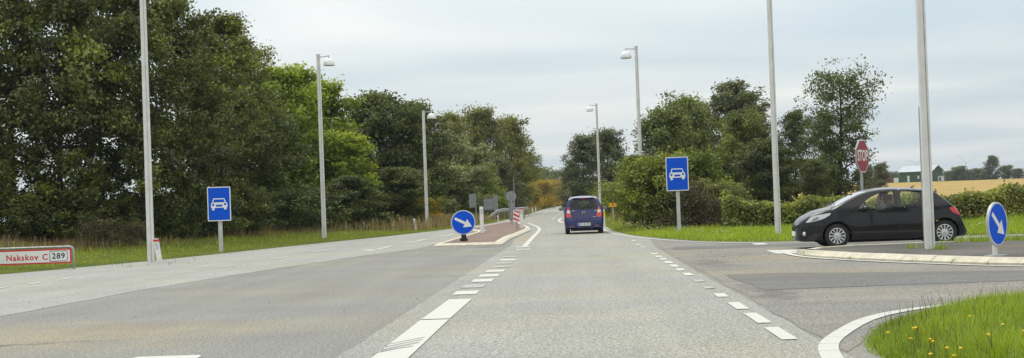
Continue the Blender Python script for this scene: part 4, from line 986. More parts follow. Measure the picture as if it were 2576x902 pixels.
tufts('weed_tuft', [(a, b-0.05, 0.05, 16) for a, b in kz], G_LUSH, 52, 'small weeds in the joints of the curved kerb', 0.10, 0.01)
# flowers: white ones are uncounted, yellow ones are single things
def umbels(name, n, box, cond, seed, label, r0=0.012, hh=(0.08,0.2)):
    rs = np.random.RandomState(seed); x = rs.uniform(box[0],box[1],n); y = rs.uniform(box[2],box[3],n); s = sdist(x,y); k = cond(x,y,s); x = x[k]; y = y[k]
    b = MB(); z = H(x,y)
    for a, c, d in zip(x, y, z):
        t_ = d + rs.uniform(*hh); r_ = r0*rs.uniform(0.7,1.6)
        b.lathe([(0.0,0.012),(r_,0.006),(r_*0.8,-0.006),(0.004,-0.012)], 6, None, (a, c, t_))
    return stuff(b.build(name, mat('white_petals',(0.72,0.72,0.66),0.7), None), label, 'flowers')
umbels('white_flowers', 600, (1.6,26,42,57), lambda x,y,s: (s>0.4)&(np.sin(x*1.7)+np.sin(y*1.1)>-0.2), 61, 'small white flowers on the right verge')
umbels('white_flowers', 260, (1.5,6,56,90), lambda x,y,s: (s>0.3)&(x>0)&(s<3), 62, 'small white flowers by the yellow number sign', 0.02)
umbels('white_flowers', 420, (-20,-8,40,80), lambda x,y,s: (s>0.3)&(s<3.5)&(x<-4)&(np.sin(y*0.8)>-0.2), 63, 'small white flowers on the left verge')
YP = mat('yellow_petals', (0.80,0.52,0.01), 0.6); STEM = mat('flower_stem', (0.10,0.16,0.03), 0.7)
fl = [(2430,752,.30),(2186+0,0,0)][:1] + [(2300,792,.2),(2310,806,.2),(2331,812,.22),(2352,849,.2),(2380,842,.22),(2392,851,.2),(2410,838,.22),(2350,832,.2),(2520,783,.24),(2240,790,.26),(2575,812,.22),(2288,814,.2),(2478,830,.2),(2455,865,.2)]
pr_ = None
for i, (px, py, hh) in enumerate(fl):
    p = P(px, py, 0.10+hh); z0 = Hs(p.x, p.y)
    if pr_ is None:
        r = empty('yellow_flower', (p.x, p.y, z0), 0, 'yellow dandelion flower standing in the lush grass at near right', 'flower', 'yellow dandelions in the near grass')
        MB().lathe([(0.0,0.010),(0.014,0.014),(0.024,0.008),(0.020,-0.002),(0.006,-0.012),(0.0,-0.013)], 10, None, (0,0,0.26)).build('petals', YP, r, True)
        MB().tube([(0,0,0),(0.006,0,0.13),(0,0,0.25)], 0.003, 5).build('stem', STEM, r); pr_ = r
    else:
        r = copy_tree(pr_); r.location = (p.x, p.y, z0)
    r.scale = (0.62,0.62,0.72 + 0.1*math.sin(i*4)); r.rotation_euler = (0.15*math.sin(i*2.0), 0.15*math.cos(i*3.0), i)
# loose grit where the dark junction surface is breaking up
rs = np.random.RandomState(77); b = MB()
def grit(n, fx_, sz):
    for k in range(n):
        x, y = fx_(); s = sz*rs.uniform(0.4,1.5)
        v = [(x+s*math.cos(a)*rs.uniform(.6,1), y+s*math.sin(a)*rs.uniform(.6,1), 0.012) for a in (0.3,1.6,2.9,4.2,5.4)] + [(x,y,0.012+s*0.8)]
        b.add(v, [(i,(i+1)%5,5) for i in range(5)])
grit(190, lambda: (2.6+abs(rs.normal())*1.3, 33.2+rs.normal()*1.6), 0.012)
grit(150, lambda: (2.5+abs(rs.normal())*1.6, 24+rs.normal()*4.5), 0.009)
grit(160, lambda: (4.0+rs.rand()*3, 20+rs.normal()*1.8), 0.008)
grit(70, lambda: (-12.2+rs.normal()*0.8, 41.5+rs.normal()*1.4), 0.022)
grit(60, lambda: (-6+rs.normal()*2.5, 26+rs.normal()*7), 0.012)
stuff(b.build('loose_grit', mat('grit',(0.085,0.08,0.072),0.95,var=0.4,scale=3)), 'dark loose grit scattered on the asphalt at the side road', 'grit')

# ------------------------------------------------------------------ barn and wind turbines far off
def barn():
    x0, x1 = at(2250,480), at(2378,480); y0 = 480; xm = at(2308,480); z0 = Hs(xm,y0)-0.1+0.2
    GRN = mat('barn_green',(0.045,0.085,0.05),0.8,var=0.15,scale=0.4); DG = mat('barn_dark',(0.035,0.05,0.045),0.8,var=0.15,scale=0.4)
    r = empty('barn', (0,0,0), 0, 'green barn with pale metal roof on the field behind the black car', 'building')
    # long side faces the camera at left, gable end at right
    xa, xb = at(2264,480), at(2352,484); yb = y0+14; hE, hR = 4.0-0.5, 5.2
    A = Vector((xa,y0,z0)); B = Vector((at(2345,474),474,z0)); D = B + Vector((7.2*(x1-B.x)/abs(x1-B.x+1e-6)*0 + (x1-B.x), 9.0, 0)); C_ = A + (D-B)
    up = lambda p, h: p + Vector((0,0,h))
    raw('wall', [A, B, up(B,hE), up(A,hE)], [(0,1,2,3)], GRN, r)
    m1 = (B+D)/2; m0 = (A+C_)/2
    raw('gable_wall', [B, D, up(D,hE), up(m1,hR), up(B,hE)], [(0,1,2,3,4)], DG, r)
    raw('wall', [D, C_, up(C_,hE), up(D,hE)], [(0,1,2,3)], GRN, r); raw('gable_wall', [C_, A, up(A,hE), up(m0,hR), up(C_,hE)], [(0,1,2,3,4)], DG, r)
    ov = (B-A).normalized()*0.5; dn = (A-C_).normalized()*0.6
    ROOF = mat('barn_roof',(0.42,0.45,0.48),0.6,var=0.08,scale=0.5)
    def slab(a, b_, c, d, m):
        q = [a,b_,c,d]; raw('roof_sheet', q + [up(p,0.15) for p in q], [(3,2,1,0),(4,5,6,7),(0,1,5,4),(1,2,6,5),(2,3,7,6),(3,0,4,7)], m, r)
    slab(up(A,hE)-ov+dn-Vector((0,0,.2)), up(B,hE)+ov+dn-Vector((0,0,.2)), up(m1,hR)+ov, up(m0,hR)-ov, ROOF)
    slab(up(D,hE)+ov-dn-Vector((0,0,.2)), up(C_,hE)-ov-dn-Vector((0,0,.2)), up(m0,hR)-ov, up(m1,hR)+ov, ROOF)
    e1 = (B-A).normalized(); nrm = Vector((e1.y,-e1.x,0)); WP = mat('barn_white',(0.72,0.72,0.70),0.7)
    def patch(nm, s0, s1, h0, h1, m, o=A, e=e1, n_=nrm):
        p = [o+e*s0, o+e*s1]; raw(nm, [up(p[0],h0)+n_*.06, up(p[1],h0)+n_*.06, up(p[1],h1)+n_*.06, up(p[0],h1)+n_*.06], [(0,1,2,3)], m, r)
    patch('door', 2.6, 3.3, 0.1, 2.2, WP); patch('window', 6.0, 6.5, 1.1, 2.1, WP); patch('window', 8.2, 8.6, 1.1, 1.9, WP)
    L_ = (D-B).length; e2 = (D-B).normalized(); n2 = Vector((e2.y,-e2.x,0))
    b2 = empty('barn_annex', (0,0,0), 0, 'small white lean-to at the right end of the barn', 'building')
    c = D + Vector((-1.6,-3.0,0)); MB().box((c.x,c.y,z0+0.85),(2.2,2.0,1.7)).build('wall', WP, b2); MB().box((c.x-0.2,c.y-1.02,z0+0.8),(0.6,0.05,1.0)).build('door', DG, b2); MB().box((c.x,c.y,z0+1.75),(2.5,2.3,0.12)).build('roof', ROOF, b2)
    b3 = empty('red_shed', (0,0,0), 0, 'low dark red shed with white end left of the barn', 'building')
    c = A + Vector((-2.9,1.0,0)); MB().box((c.x-0.6,c.y,z0+0.9),(3.0,3.0,1.8)).build('wall', mat('shed_red',(0.20,0.055,0.045),0.85,var=0.1,scale=1), b3); MB().box((c.x+1.7,c.y-0.4,z0+0.85),(1.5,2.0,1.75)).build('white_end', WP, b3)
    MB().box((c.x-0.4,c.y,z0+1.86),(3.6,3.2,0.12)).build('roof', mat('shed_roof',(0.12,0.10,0.09),0.8), b3)
barn()
for i, (px, py, dist, rot0, bl, lab) in enumerate(((2432,408,2600,18,30,'wind turbine with wide blades above the field at right'),(2306,412,3000,33,26,'fainter wind turbine above the green barn'),(2588,410,2600,95,26,'wind turbine cut off by the right picture edge'))):
    x = at(px, dist); yh = 503-0.036*(px-1469); zh = EYE + (yh-py)/FD*dist; k = dist/FD
    r = empty('wind_turbine', (x, dist, 0), 0, lab, 'wind turbine', 'far wind turbines'); TW = mat('turbine_white',(0.62,0.66,0.70),0.5)
    MB().tube([(0,0,-2),(0,0,zh-0.6)], [1.7*k, 1.0*k], 10).build('tower', TW, r, R(50)); MB().box((0,1.5,zh),(2.4*k,6*k,2.2*k),None,0.3*k).build('nacelle', TW, r)
    hb = MB().lathe([(0.0,1.5*k),(1.0*k,0.8*k),(1.2*k,-0.6*k)], 10, Matrix.Rotation(R(90),3,'X'), (0,-3*k,zh)).build('hub', TW, r)
    for j in range(3):
        a = R(rot0 + 120*j); d = Vector((math.cos(a),0,math.sin(a))); n_ = Vector((-math.sin(a),0,math.cos(a)))
        q = [d*0.5*k, d*bl*0.2*k+n_*0.9*k, d*bl*k+n_*0.15*k, d*bl*k-n_*0.1*k, d*bl*0.2*k-n_*0.5*k]
        v = [p + Vector((0,-3.2*k,zh)) for p in q]; v += [p + Vector((0,0.4*k,0)) for p in v]
        raw('blade', v, [(0,1,2,3,4),(9,8,7,6,5)] + [(i_,5+i_,5+(i_+1)%5,(i_+1)%5) for i_ in range(5)], TW, r)
# ------------------------------------------------------------------ cars
def glass_mat(name, tint, refl=1.0):
    m = bpy.data.materials.new(name); m.use_nodes = True; t = m.node_tree; t.nodes.remove(t.nodes['Principled BSDF'])
    tr = t.nodes.new('ShaderNodeBsdfTransparent'); tr.inputs[0].default_value = (*tint, 1)
    gl = t.nodes.new('ShaderNodeBsdfGlossy'); gl.inputs['Roughness'].default_value = 0.02
    fr = t.nodes.new('ShaderNodeFresnel'); fr.inputs['IOR'].default_value = 1.52
    mx = t.nodes.new('ShaderNodeMixShader'); t.links.new(fr.outputs[0], mx.inputs[0]); t.links.new(tr.outputs[0], mx.inputs[1]); t.links.new(gl.outputs[0], mx.inputs[2])
    t.links.new(mx.outputs[0], t.nodes['Material Output'].inputs['Surface'])
    return m
GLASS = glass_mat('window_glass', (0.84,0.90,0.86)); GLASSD = glass_mat('rear_glass', (0.72,0.80,0.75)); MGLASS = mat('mirror_glass', (0.25,0.26,0.27), 0.1, 0.6)
CABIN = mat('cabin_trim', (0.035,0.035,0.036), 0.8); SEAT = mat('seat_fabric', (0.05,0.05,0.055), 0.9, var=0.2, scale=30)
BTRIM = mat('black_trim', (0.012,0.012,0.013), 0.45); SEAM = mat('panel_gap', (0.004,0.004,0.004), 0.8)
TYRE = mat('tyre_rubber', (0.018,0.018,0.018), 0.85, var=0.15, scale=30)
HUB = mat('hubcap_silver', (0.55,0.56,0.57), 0.35, 0.5, var=0.06, scale=9); HUBD = mat('wheel_dark', (0.02,0.02,0.02), 0.7)
TAILR = mat('tail_lamp_red', (0.55,0.008,0.015), 0.12, coat=1.0); LAMPW = mat('lamp_clear', (0.62,0.63,0.62), 0.1, coat=1.0)
CHROME = mat('chrome', (0.7,0.7,0.7), 0.15, 1.0)
PAINT_BLACK = mat('paint_black', (0.010,0.010,0.014), 0.3, 0.0, coat=0.75, var=0.08, scale=2, spec=0.06)
PAINT_BLUE = mat('paint_blue', (0.012,0.020,0.105), 0.3, 0.1, coat=1.0, var=0.06, scale=2, spec=0.12)
class Car:
    def __init__(s, top, bot, L_, W, belt, tumble, front, rear, r=0.10, rw=0.15, crown=0.035, wheel_r=0.30):
        n = 500; s.us = np.linspace(0, L_, n); s.L = L_; k = max(3, int(0.05/(L_/n)))
        def smoothc(p):
            a = np.array(p, float); z = np.interp(s.us, a[:,0], a[:,1]); zz = np.pad(z, k, mode='edge'); ker = np.ones(2*k+1)/(2*k+1); return np.convolve(zz, ker, 'valid')
        s.zt_ = smoothc(top); s.zb_ = smoothc(bot); s.W = W; s.belt = belt; s.tum = tumble; s.fr = front; s.re = rear; s.r = r; s.rw = rw; s.crown = crown
    def zt(s, u): return float(np.interp(u, s.us, s.zt_))
    def zb(s, u): return float(np.interp(u, s.us, s.zb_))
    def plan(s, u):
        f_, fl = s.fr; r_, rl = s.re; w_ = 1.0
        if u < fl: w_ = f_ + (1-f_)*math.sqrt(max(0, 1-(1-u/fl)**2))
        q = s.L - u
        if q < rl: w_ = min(w_, r_ + (1-r_)*math.sqrt(max(0, 1-(1-q/rl)**2)))
        return s.W*w_
    def wc(s, u, z):
        w_ = s.plan(u)
        if z > s.belt: w_ -= (z - s.belt)*s.tum
        elif z > 0.55: w_ -= 0.02*((z-0.55)/(s.belt-0.55))
        else: w_ -= 0.12*max(0, 0.38-z) + 0.01*max(0,(0.55-z))
        return max(0.05, w_)
    def wf(s, u, z):
        zt = s.zt(u); r = min(s.r, (zt - s.zb(u))*0.45); zc = zt - r; cr = s.crown
        if z <= zc: return s.wc(u, z)
        w_ = s.wc(u, zc); zz = zt - cr
        if z <= zz:
            a = math.asin(min(1, (z-zc)/(zz-zc))); return w_ - s.rw*(1-math.cos(a))
        return (w_ - s.rw)*math.sqrt(max(0, (zt-z)/cr))
    def ring(s, u, inset=0.0, zb=None):
        zt = s.zt(u) - inset; z0 = s.zb(u) if zb is None else zb; r = min(s.r, (s.zt(u) - s.zb(u))*0.45); zc = s.zt(u) - r
        pts = [(0, z0), (max(0.02, s.wc(u, z0) - inset - 0.06), z0)]
        for k in range(16): z = z0 + 0.03*(1 if k == 0 else 1) + (zc - z0 - 0.03)*k/15; pts.append((max(0.03, s.wc(u, z) - inset), z - (inset*0.0)))
        wz = s.wc(u, zc)
        for k in range(1, 6):
            a = R(90*k/5); pts.append((max(0.02, wz - s.rw*(1-math.cos(a)) - inset), min(zt, zc + (r - s.crown)*math.sin(a)*(1 if inset == 0 else (r-s.crown-inset)/(r-s.crown)))))
        we = pts[-1][0]
        for q in (0.75, 0.5, 0.25, 0.0): pts.append((we*q, zt - s.crown*q*q*(1 if inset == 0 else 1)))
        return pts
    def solid(s, ulist, inset=0.0, zb=None):
        rings = [s.ring(u, inset, zb) for u in ulist]; n = len(rings[0]); v = []; f = []
        full = []
        for u, rg in zip(ulist, rings):
            loop = [(u, -y, z) for y, z in rg] + [(u, y, z) for y, z in rg[-2:0:-1]]
            full.append(loop)
        m_ = len(full[0])
        for lp in full: v += lp
        for i in range(len(full)-1):
            for k in range(m_): f.append((i*m_+k, i*m_+(k+1)%m_, (i+1)*m_+(k+1)%m_, (i+1)*m_+k))
        f.append(tuple(range(m_-1,-1,-1))); f.append(tuple((len(full)-1)*m_ + k for k in range(m_)))
        return v, f
    def rear_u(s, y, z):
        a, b_ = s.L*0.5, s.L
        for _ in range(30):
            m_ = (a+b_)/2
            if s.zb(m_) <= z <= s.zt(m_) and s.wf(m_, z) >= abs(y): a = m_
            else: b_ = m_
        return a
    def front_u(s, y, z):
        a, b_ = 0.0, s.L*0.4
        for _ in range(30):
            m_ = (a+b_)/2
            if z <= s.zt(m_) and s.wf(m_, z) >= abs(y): b_ = m_
            else: a = m_
        return b_
def dense(poly, step=0.04, closed=True):
    o = []; n = len(poly)
    for i in range(n if closed else n-1):
        a = poly[i]; b_ = poly[(i+1)%n]; k = max(1, int(math.hypot(b_[0]-a[0], b_[1]-a[1])/step))
        o += [(a[0]+(b_[0]-a[0])*j/k, a[1]+(b_[1]-a[1])*j/k) for j in range(k)]
    return o if closed else o + [poly[-1]]
def fill_patch(name, pts3, inner3, m, parent):
    """border ring + offset copy: a thin curved plate"""
    bm = bmesh.new(); vs_ = [bm.verts.new(p) for p in pts3]; fc = bm.faces.new(vs_); bmesh.ops.triangulate(bm, faces=[fc])
    me = bpy.data.meshes.new(name); bm.to_mesh(me); bm.free(); return link(name, me, m, parent)
def grid_patch(car, name, poly, proj, off, m, parent, sgn=-1, step=0.03):
    """plate cut from a fine grid so that it follows the curved body; proj 'side': poly in (u,z), 'rear': (y,z), 'top'..."""
    bm = bmesh.new(); vs_ = [bm.verts.new((a, b_, 0)) for a, b_ in dense(poly, step)]; fc = bm.faces.new(vs_); bmesh.ops.triangulate(bm, faces=[fc])
    xs_ = [p[0] for p in poly]; ys_ = [p[1] for p in poly]
    for c in np.arange(min(xs_)+step*2, max(xs_), step*2): bmesh.ops.bisect_plane(bm, geom=bm.verts[:]+bm.edges[:]+bm.faces[:], plane_co=(c,0,0), plane_no=(1,0,0))
    for c in np.arange(min(ys_)+step*2, max(ys_), step*2): bmesh.ops.bisect_plane(bm, geom=bm.verts[:]+bm.edges[:]+bm.faces[:], plane_co=(0,c,0), plane_no=(0,1,0))
    for v in bm.verts:
        a, b_ = v.co.x, v.co.y
        if proj == 'side': v.co = (a, sgn*(car.wf(a, b_) + off), b_)
        elif proj == 'rear': v.co = (car.rear_u(a, b_) + off, a, b_)
        elif proj == 'front': v.co = (car.front_u(a, b_) - off, a, b_)
    bmesh.ops.recalc_face_normals(bm, faces=bm.faces[:])
    me = bpy.data.meshes.new(name); bm.to_mesh(me); bm.free(); return link(name, me, m, parent, True)
def ribbon(car, name, line_, wd, off, m, parent, sgn=-1, proj='side', th=0.0):
    pts = dense(line_, 0.05, False); L_ = []; R_ = []
    for i, p in enumerate(pts):
        a = pts[max(0,i-1)]; b_ = pts[min(len(pts)-1,i+1)]; dx_, dy_ = b_[0]-a[0], b_[1]-a[1]; l_ = math.hypot(dx_,dy_) or 1
        nx, ny = -dy_/l_*wd/2, dx_/l_*wd/2
        for arr, s_ in ((L_,1),(R_,-1)):
            q = (p[0]+nx*s_, p[1]+ny*s_)
            if proj == 'side': arr.append((q[0], sgn*(car.wf(*q)+off), q[1]))
            else: arr.append((car.rear_u(*q)+off, q[0], q[1]))
    n = len(pts); v = L_ + R_; f = [(i,i+1,n+i+1,n+i) for i in range(n-1)]
    o = raw(name, v, f, m, parent); o.modifiers.new('thickness','SOLIDIFY').thickness = max(0.002, th); o.modifiers[0].offset = 0
    return o
def boolean_body(car, name, stations, cabin_us, cuts, m, parent):
    """cuts: list of (verts, faces, material)"""
    tmp = []
    def ob(v, f, mm):
        me = bpy.data.meshes.new('cutter'); me.from_pydata([tuple(q) for q in v], [], f); me.materials.append(mm)
        bm = bmesh.new(); bm.from_mesh(me); bmesh.ops.recalc_face_normals(bm, faces=bm.faces[:]); bm.to_mesh(me); bm.free()
        o = bpy.data.objects.new('cutter', me); COL.objects.link(o); tmp.append(o); return o
    b = ob(*car.solid(stations), m)
    cut = [ob(*car.solid(cabin_us, 0.045, 0.34), CABIN)] + [ob(*c) for c in cuts]
    for c in cut:
        md = b.modifiers.new('cut','BOOLEAN'); md.object = c; md.operation = 'DIFFERENCE'; md.solver = 'EXACT'
        try: md.material_mode = 'TRANSFER'
        except Exception: pass
    dg = bpy.context.evaluated_depsgraph_get(); me = bpy.data.meshes.new_from_object(b.evaluated_get(dg))
    for o in tmp: bpy.data.objects.remove(o)
    me.name = name
    return link(name, me, None, parent, R(32))
def prism_y(poly, y0, y1):
    b = MB(); n = len(poly); v = [(a, y0, c) for a, c in poly] + [(a, y1, c) for a, c in poly]
    return v, [tuple(range(n)), tuple(range(2*n-1, n-1, -1))] + [(i, n+i, n+(i+1)%n, (i+1)%n) for i in range(n)]
def prism_x(poly, x0, x1):
    n = len(poly); v = [(x0, a, c) for a, c in poly] + [(x1, a, c) for a, c in poly]
    return v, [tuple(range(n)), tuple(range(2*n-1, n-1, -1))] + [(i, n+i, n+(i+1)%n, (i+1)%n) for i in range(n)]
def round_poly(poly, k=3, w_=0.22):
    for _ in range(k):
        o = []; n = len(poly)
        for i in range(n):
            a, b_ = poly[i], poly[(i+1)%n]
            o += [(a[0]*(1-w_)+b_[0]*w_, a[1]*(1-w_)+b_[1]*w_), (a[0]*w_+b_[0]*(1-w_), a[1]*w_+b_[1]*(1-w_))]
        poly = o
    return poly
def wheel(parent, u, y, z, rad, wd, sgn, spokes=12, hubcap=True):
    M = Matrix.Rotation(R(90)*(1 if sgn < 0 else -1), 3, 'X')        # local z -> outward
    o = (u, y, z); h = wd/2
    prof = [(rad*0.62,-h*0.9),(rad*0.80,-h),(rad*0.95,-h*0.92),(rad,-h*0.65),(rad,h*0.65),(rad*0.955,h*0.90),(rad*0.82,h*1.0),(rad*0.70,h*0.96),(rad*0.66,h*0.80),(rad*0.645,h*0.4)]
    t = MB().lathe(prof, 40, M, o).build('wheel', TYRE, parent, R(40))
    d = MB().lathe([(0.0,h*0.30),(rad*0.66,h*0.30)], 28, M, o).build('brake_disc', HUBD, t)
    if hubcap:
        c = MB(); c.lathe([(rad*0.645,h*0.45),(rad*0.66,h*0.92),(rad*0.615,h*0.96),(rad*0.60,h*0.62)], 40, M, o)
        c.lathe([(0.0,h*0.86),(rad*0.16,h*0.88),(rad*0.27,h*0.80),(rad*0.30,h*0.5)], 24, M, o)
        for k in range(spokes):
            a = 2*math.pi*k/spokes; ca, sa = math.cos(a), math.sin(a)
            q = []
            for rr, ww, hh in ((0.24,0.042,0.80),(0.45,0.052,0.86),(0.63,0.075,0.92)):
                for s_ in (-1,1): q.append(Vector((rr*rad*ca - s_*ww*rad*sa*1.0, rr*rad*sa + s_*ww*rad*ca, h*hh)))
                for s_ in (-1,1): q.append(Vector((rr*rad*ca - s_*ww*rad*sa*1.0, rr*rad*sa + s_*ww*rad*ca, h*0.5)))
            f = []
            for i in (0,4): f += [(i,i+1,i+5,i+4),(i+2,i,i+4,i+6),(i+1,i+3,i+7,i+5)]
            c.add([M @ p_ + Vector(o) for p_ in q], f)
        c.build('hubcap', HUB, t, R(30))
        MB().lathe([(0.0,h*0.98),(rad*0.075,h*0.97),(rad*0.085,h*0.86)], 14, M, o).build('centre_badge', CHROME, t, R(30))
    return t
def seat(parent, u, y, zs, head=True):
    b = MB(); b.box((u+0.05,y,zs+0.06),(0.50,0.48,0.16),None,0.05); b.box((u+0.34,y,zs+0.40),(0.14,0.46,0.58),Matrix.Rotation(R(16),3,'Y'),0.05)
    st = b.build('seat', SEAT, parent, True)
    if head: MB().box((u+0.45,y,zs+0.79),(0.09,0.26,0.17),Matrix.Rotation(R(10),3,'Y'),0.035).build('headrest', SEAT, st, True)
def mirror(parent, u, y, z, sgn, m, face):
    bm = bmesh.new(); bmesh.ops.create_uvsphere(bm, u_segments=16, v_segments=10, radius=1.0)
    for v in bm.verts:
        v.co = Vector((u + v.co.x*(0.10 if v.co.x < 0 else 0.055), y + v.co.y*0.115, z + v.co.z*0.072*(1+0.12*v.co.y*sgn)))
    me = bpy.data.meshes.new('mirror'); bm.to_mesh(me); bm.free(); o = link('mirror', me, m, parent, True)
    MB().box((u-0.01,y-sgn*0.13,z-0.06),(0.08,0.10,0.035),Matrix.Rotation(sgn*R(-20),3,'X')).build('mirror_arm', m, o)
    MB().prism(circ(0.058,16), 0, 0.004, Matrix.Translation((u+0.052,y,z)) @ Matrix.Rotation(R(90),4,'Y') @ Matrix.Scale(1.5,4,(0,1,0))).build('mirror_glass', MGLASS, o)

# ---------------------------------------------------------------- black hatchback waiting at the stop line
def Zc(x, y):
    u = (x-105)/475.0; u = 1.01 - (1.01-u)*0.885 if u < 1.01 else u
    return (u, (813-0.0335*(x-105)-y)/475.0)
kr = Zc
top = [kr(105,560), kr(112,525), kr(150,478), kr(200,448), kr(260,415), kr(330,385), kr(450,352), kr(540,334), kr(620,290), kr(700,247), kr(850,174), kr(960,138), kr(1050,121), kr(1200,109), kr(1400,111), kr(1550,118), kr(1700,138), kr(1722,160), kr(1800,226), kr(1900,306), kr(1945,345), kr(1970,420), kr(2005,505), kr(2035,545), kr(2050,575)]
u0_ = top[0][0]; top = [(a-u0_, b) for a, b in top]; Zc0 = Zc
def Zc(x, y): q = Zc0(x, y); return (q[0]-u0_, q[1])
Lb = top[-1][0]
bot = [(0,0.20),(0.12,0.17),(0.55,0.175),(1.4,0.155),(2.3,0.15),(3.2,0.16),(3.7,0.18),(3.95,0.20),(Lb,0.235)]
bc = Car(top, bot, Lb, 0.865, 0.92, 0.46, (0.34,0.85), (0.70,0.45))
bx = at((2880+215/2.255)/1.4907, 36.4) - 0.16 + u0_; blk = empty('black_car', (bx + 0.02, 36.4, 0.004), R(0.0), 'black five-door hatchback waiting at the side road behind the dark island', 'car')
st_ = sorted(set(list(np.linspace(0,0.5,16)) + list(np.linspace(0.5,Lb-0.6,46)) + list(np.linspace(Lb-0.6,Lb,18))))
wz = 0.292; fu, ru = Zc(585,667)[0], Zc(1780,640)[0]
def arch(u, y0, y1, rad, zc): return prism_y([(u+rad*math.cos(a), zc+rad*math.sin(a)) for a in np.linspace(0,2*math.pi,33)[:-1]], y0, y1)
cuts = []
for u in (fu, ru):
    for y0, y1 in ((-1.2,-0.58),(0.58,1.2)): cuts.append((*arch(u, y0, y1, 0.345, wz+0.005), HUBD))
fw = round_poly([Zc(*q) for q in ((795,388),(905,272),(1000,210),(1090,176),(1180,160),(1236,160),(1226,352))], 2, 0.12)
rwn = round_poly([Zc(*q) for q in ((1310,160),(1420,152),(1560,156),(1655,170),(1690,200),(1650,300),(1305,345))], 2, 0.12)
for w_ in (fw, rwn): cuts.append((*prism_y(w_, -1.3, 1.3), CABIN))
ws = round_poly([(-0.70,0.99),(0.70,0.99),(0.575,1.335),(-0.575,1.335)], 2, 0.07); cuts.append((*prism_x(ws, 0.3, 1.9), CABIN))
rwp = round_poly([(-0.50,0.98),(0.50,0.98),(0.43,1.23),(-0.43,1.23)], 2, 0.12); cuts.append((*prism_x(rwp, 3.1, 4.3), CABIN))
boolean_body(bc, 'body', st_, list(np.linspace(0.97,3.63,40)), cuts, PAINT_BLACK, blk)
def side_pane(car, nm, u0, u1, z0, z1, parent, sgn, g_):
    us = np.linspace(u0,u1,14); zs = np.linspace(z0,z1,8); v = []; f = []
    for z in zs:
        for u in us: zz = min(z, car.zt(u)-0.05); v.append((u, sgn*(car.wf(u, zz)-0.018), zz))
    n = len(us)
    for j in range(len(zs)-1):
        for i in range(n-1): f.append((j*n+i, j*n+i+1, (j+1)*n+i+1, (j+1)*n+i))
    return raw(nm, v, f, g_, parent, True)
def end_pane(car, nm, y, z0, z1, parent, rear, g_):
    ys_ = np.linspace(-y,y,11); zs = np.linspace(z0,z1,7); v = []; f = []
    for z in zs:
        for a in ys_: v.append(((car.rear_u(a,z)-0.02) if rear else (car.front_u2(a,z)+0.02), a, z))
    for j in range(6):
        for i in range(10): f.append((j*11+i, j*11+i+1, (j+1)*11+i+1, (j+1)*11+i))
    return raw(nm, v, f, g_, parent, True)
def front_u2(s, y, z):
    a, b_ = 0.3, s.L*0.62
    for _ in range(30):
        m_ = (a+b_)/2
        if z <= s.zt(m_) and s.wf(m_, z) >= abs(y): b_ = m_
        else: a = m_
    return b_
Car.front_u2 = front_u2
for sg in (-1,1):
    side_pane(bc, 'front_door_window', Zc(770,0)[0], Zc(1250,0)[0], 0.86, 1.345, blk, sg, GLASS); side_pane(bc, 'rear_door_window', Zc(1292,0)[0], Zc(1705,0)[0], 0.83, 1.33, blk, sg, GLASSD)
end_pane(bc, 'windscreen', 0.66, 0.98, 1.345, blk, False, GLASS); end_pane(bc, 'rear_window', 0.52, 0.965, 1.24, blk, True, GLASSD)
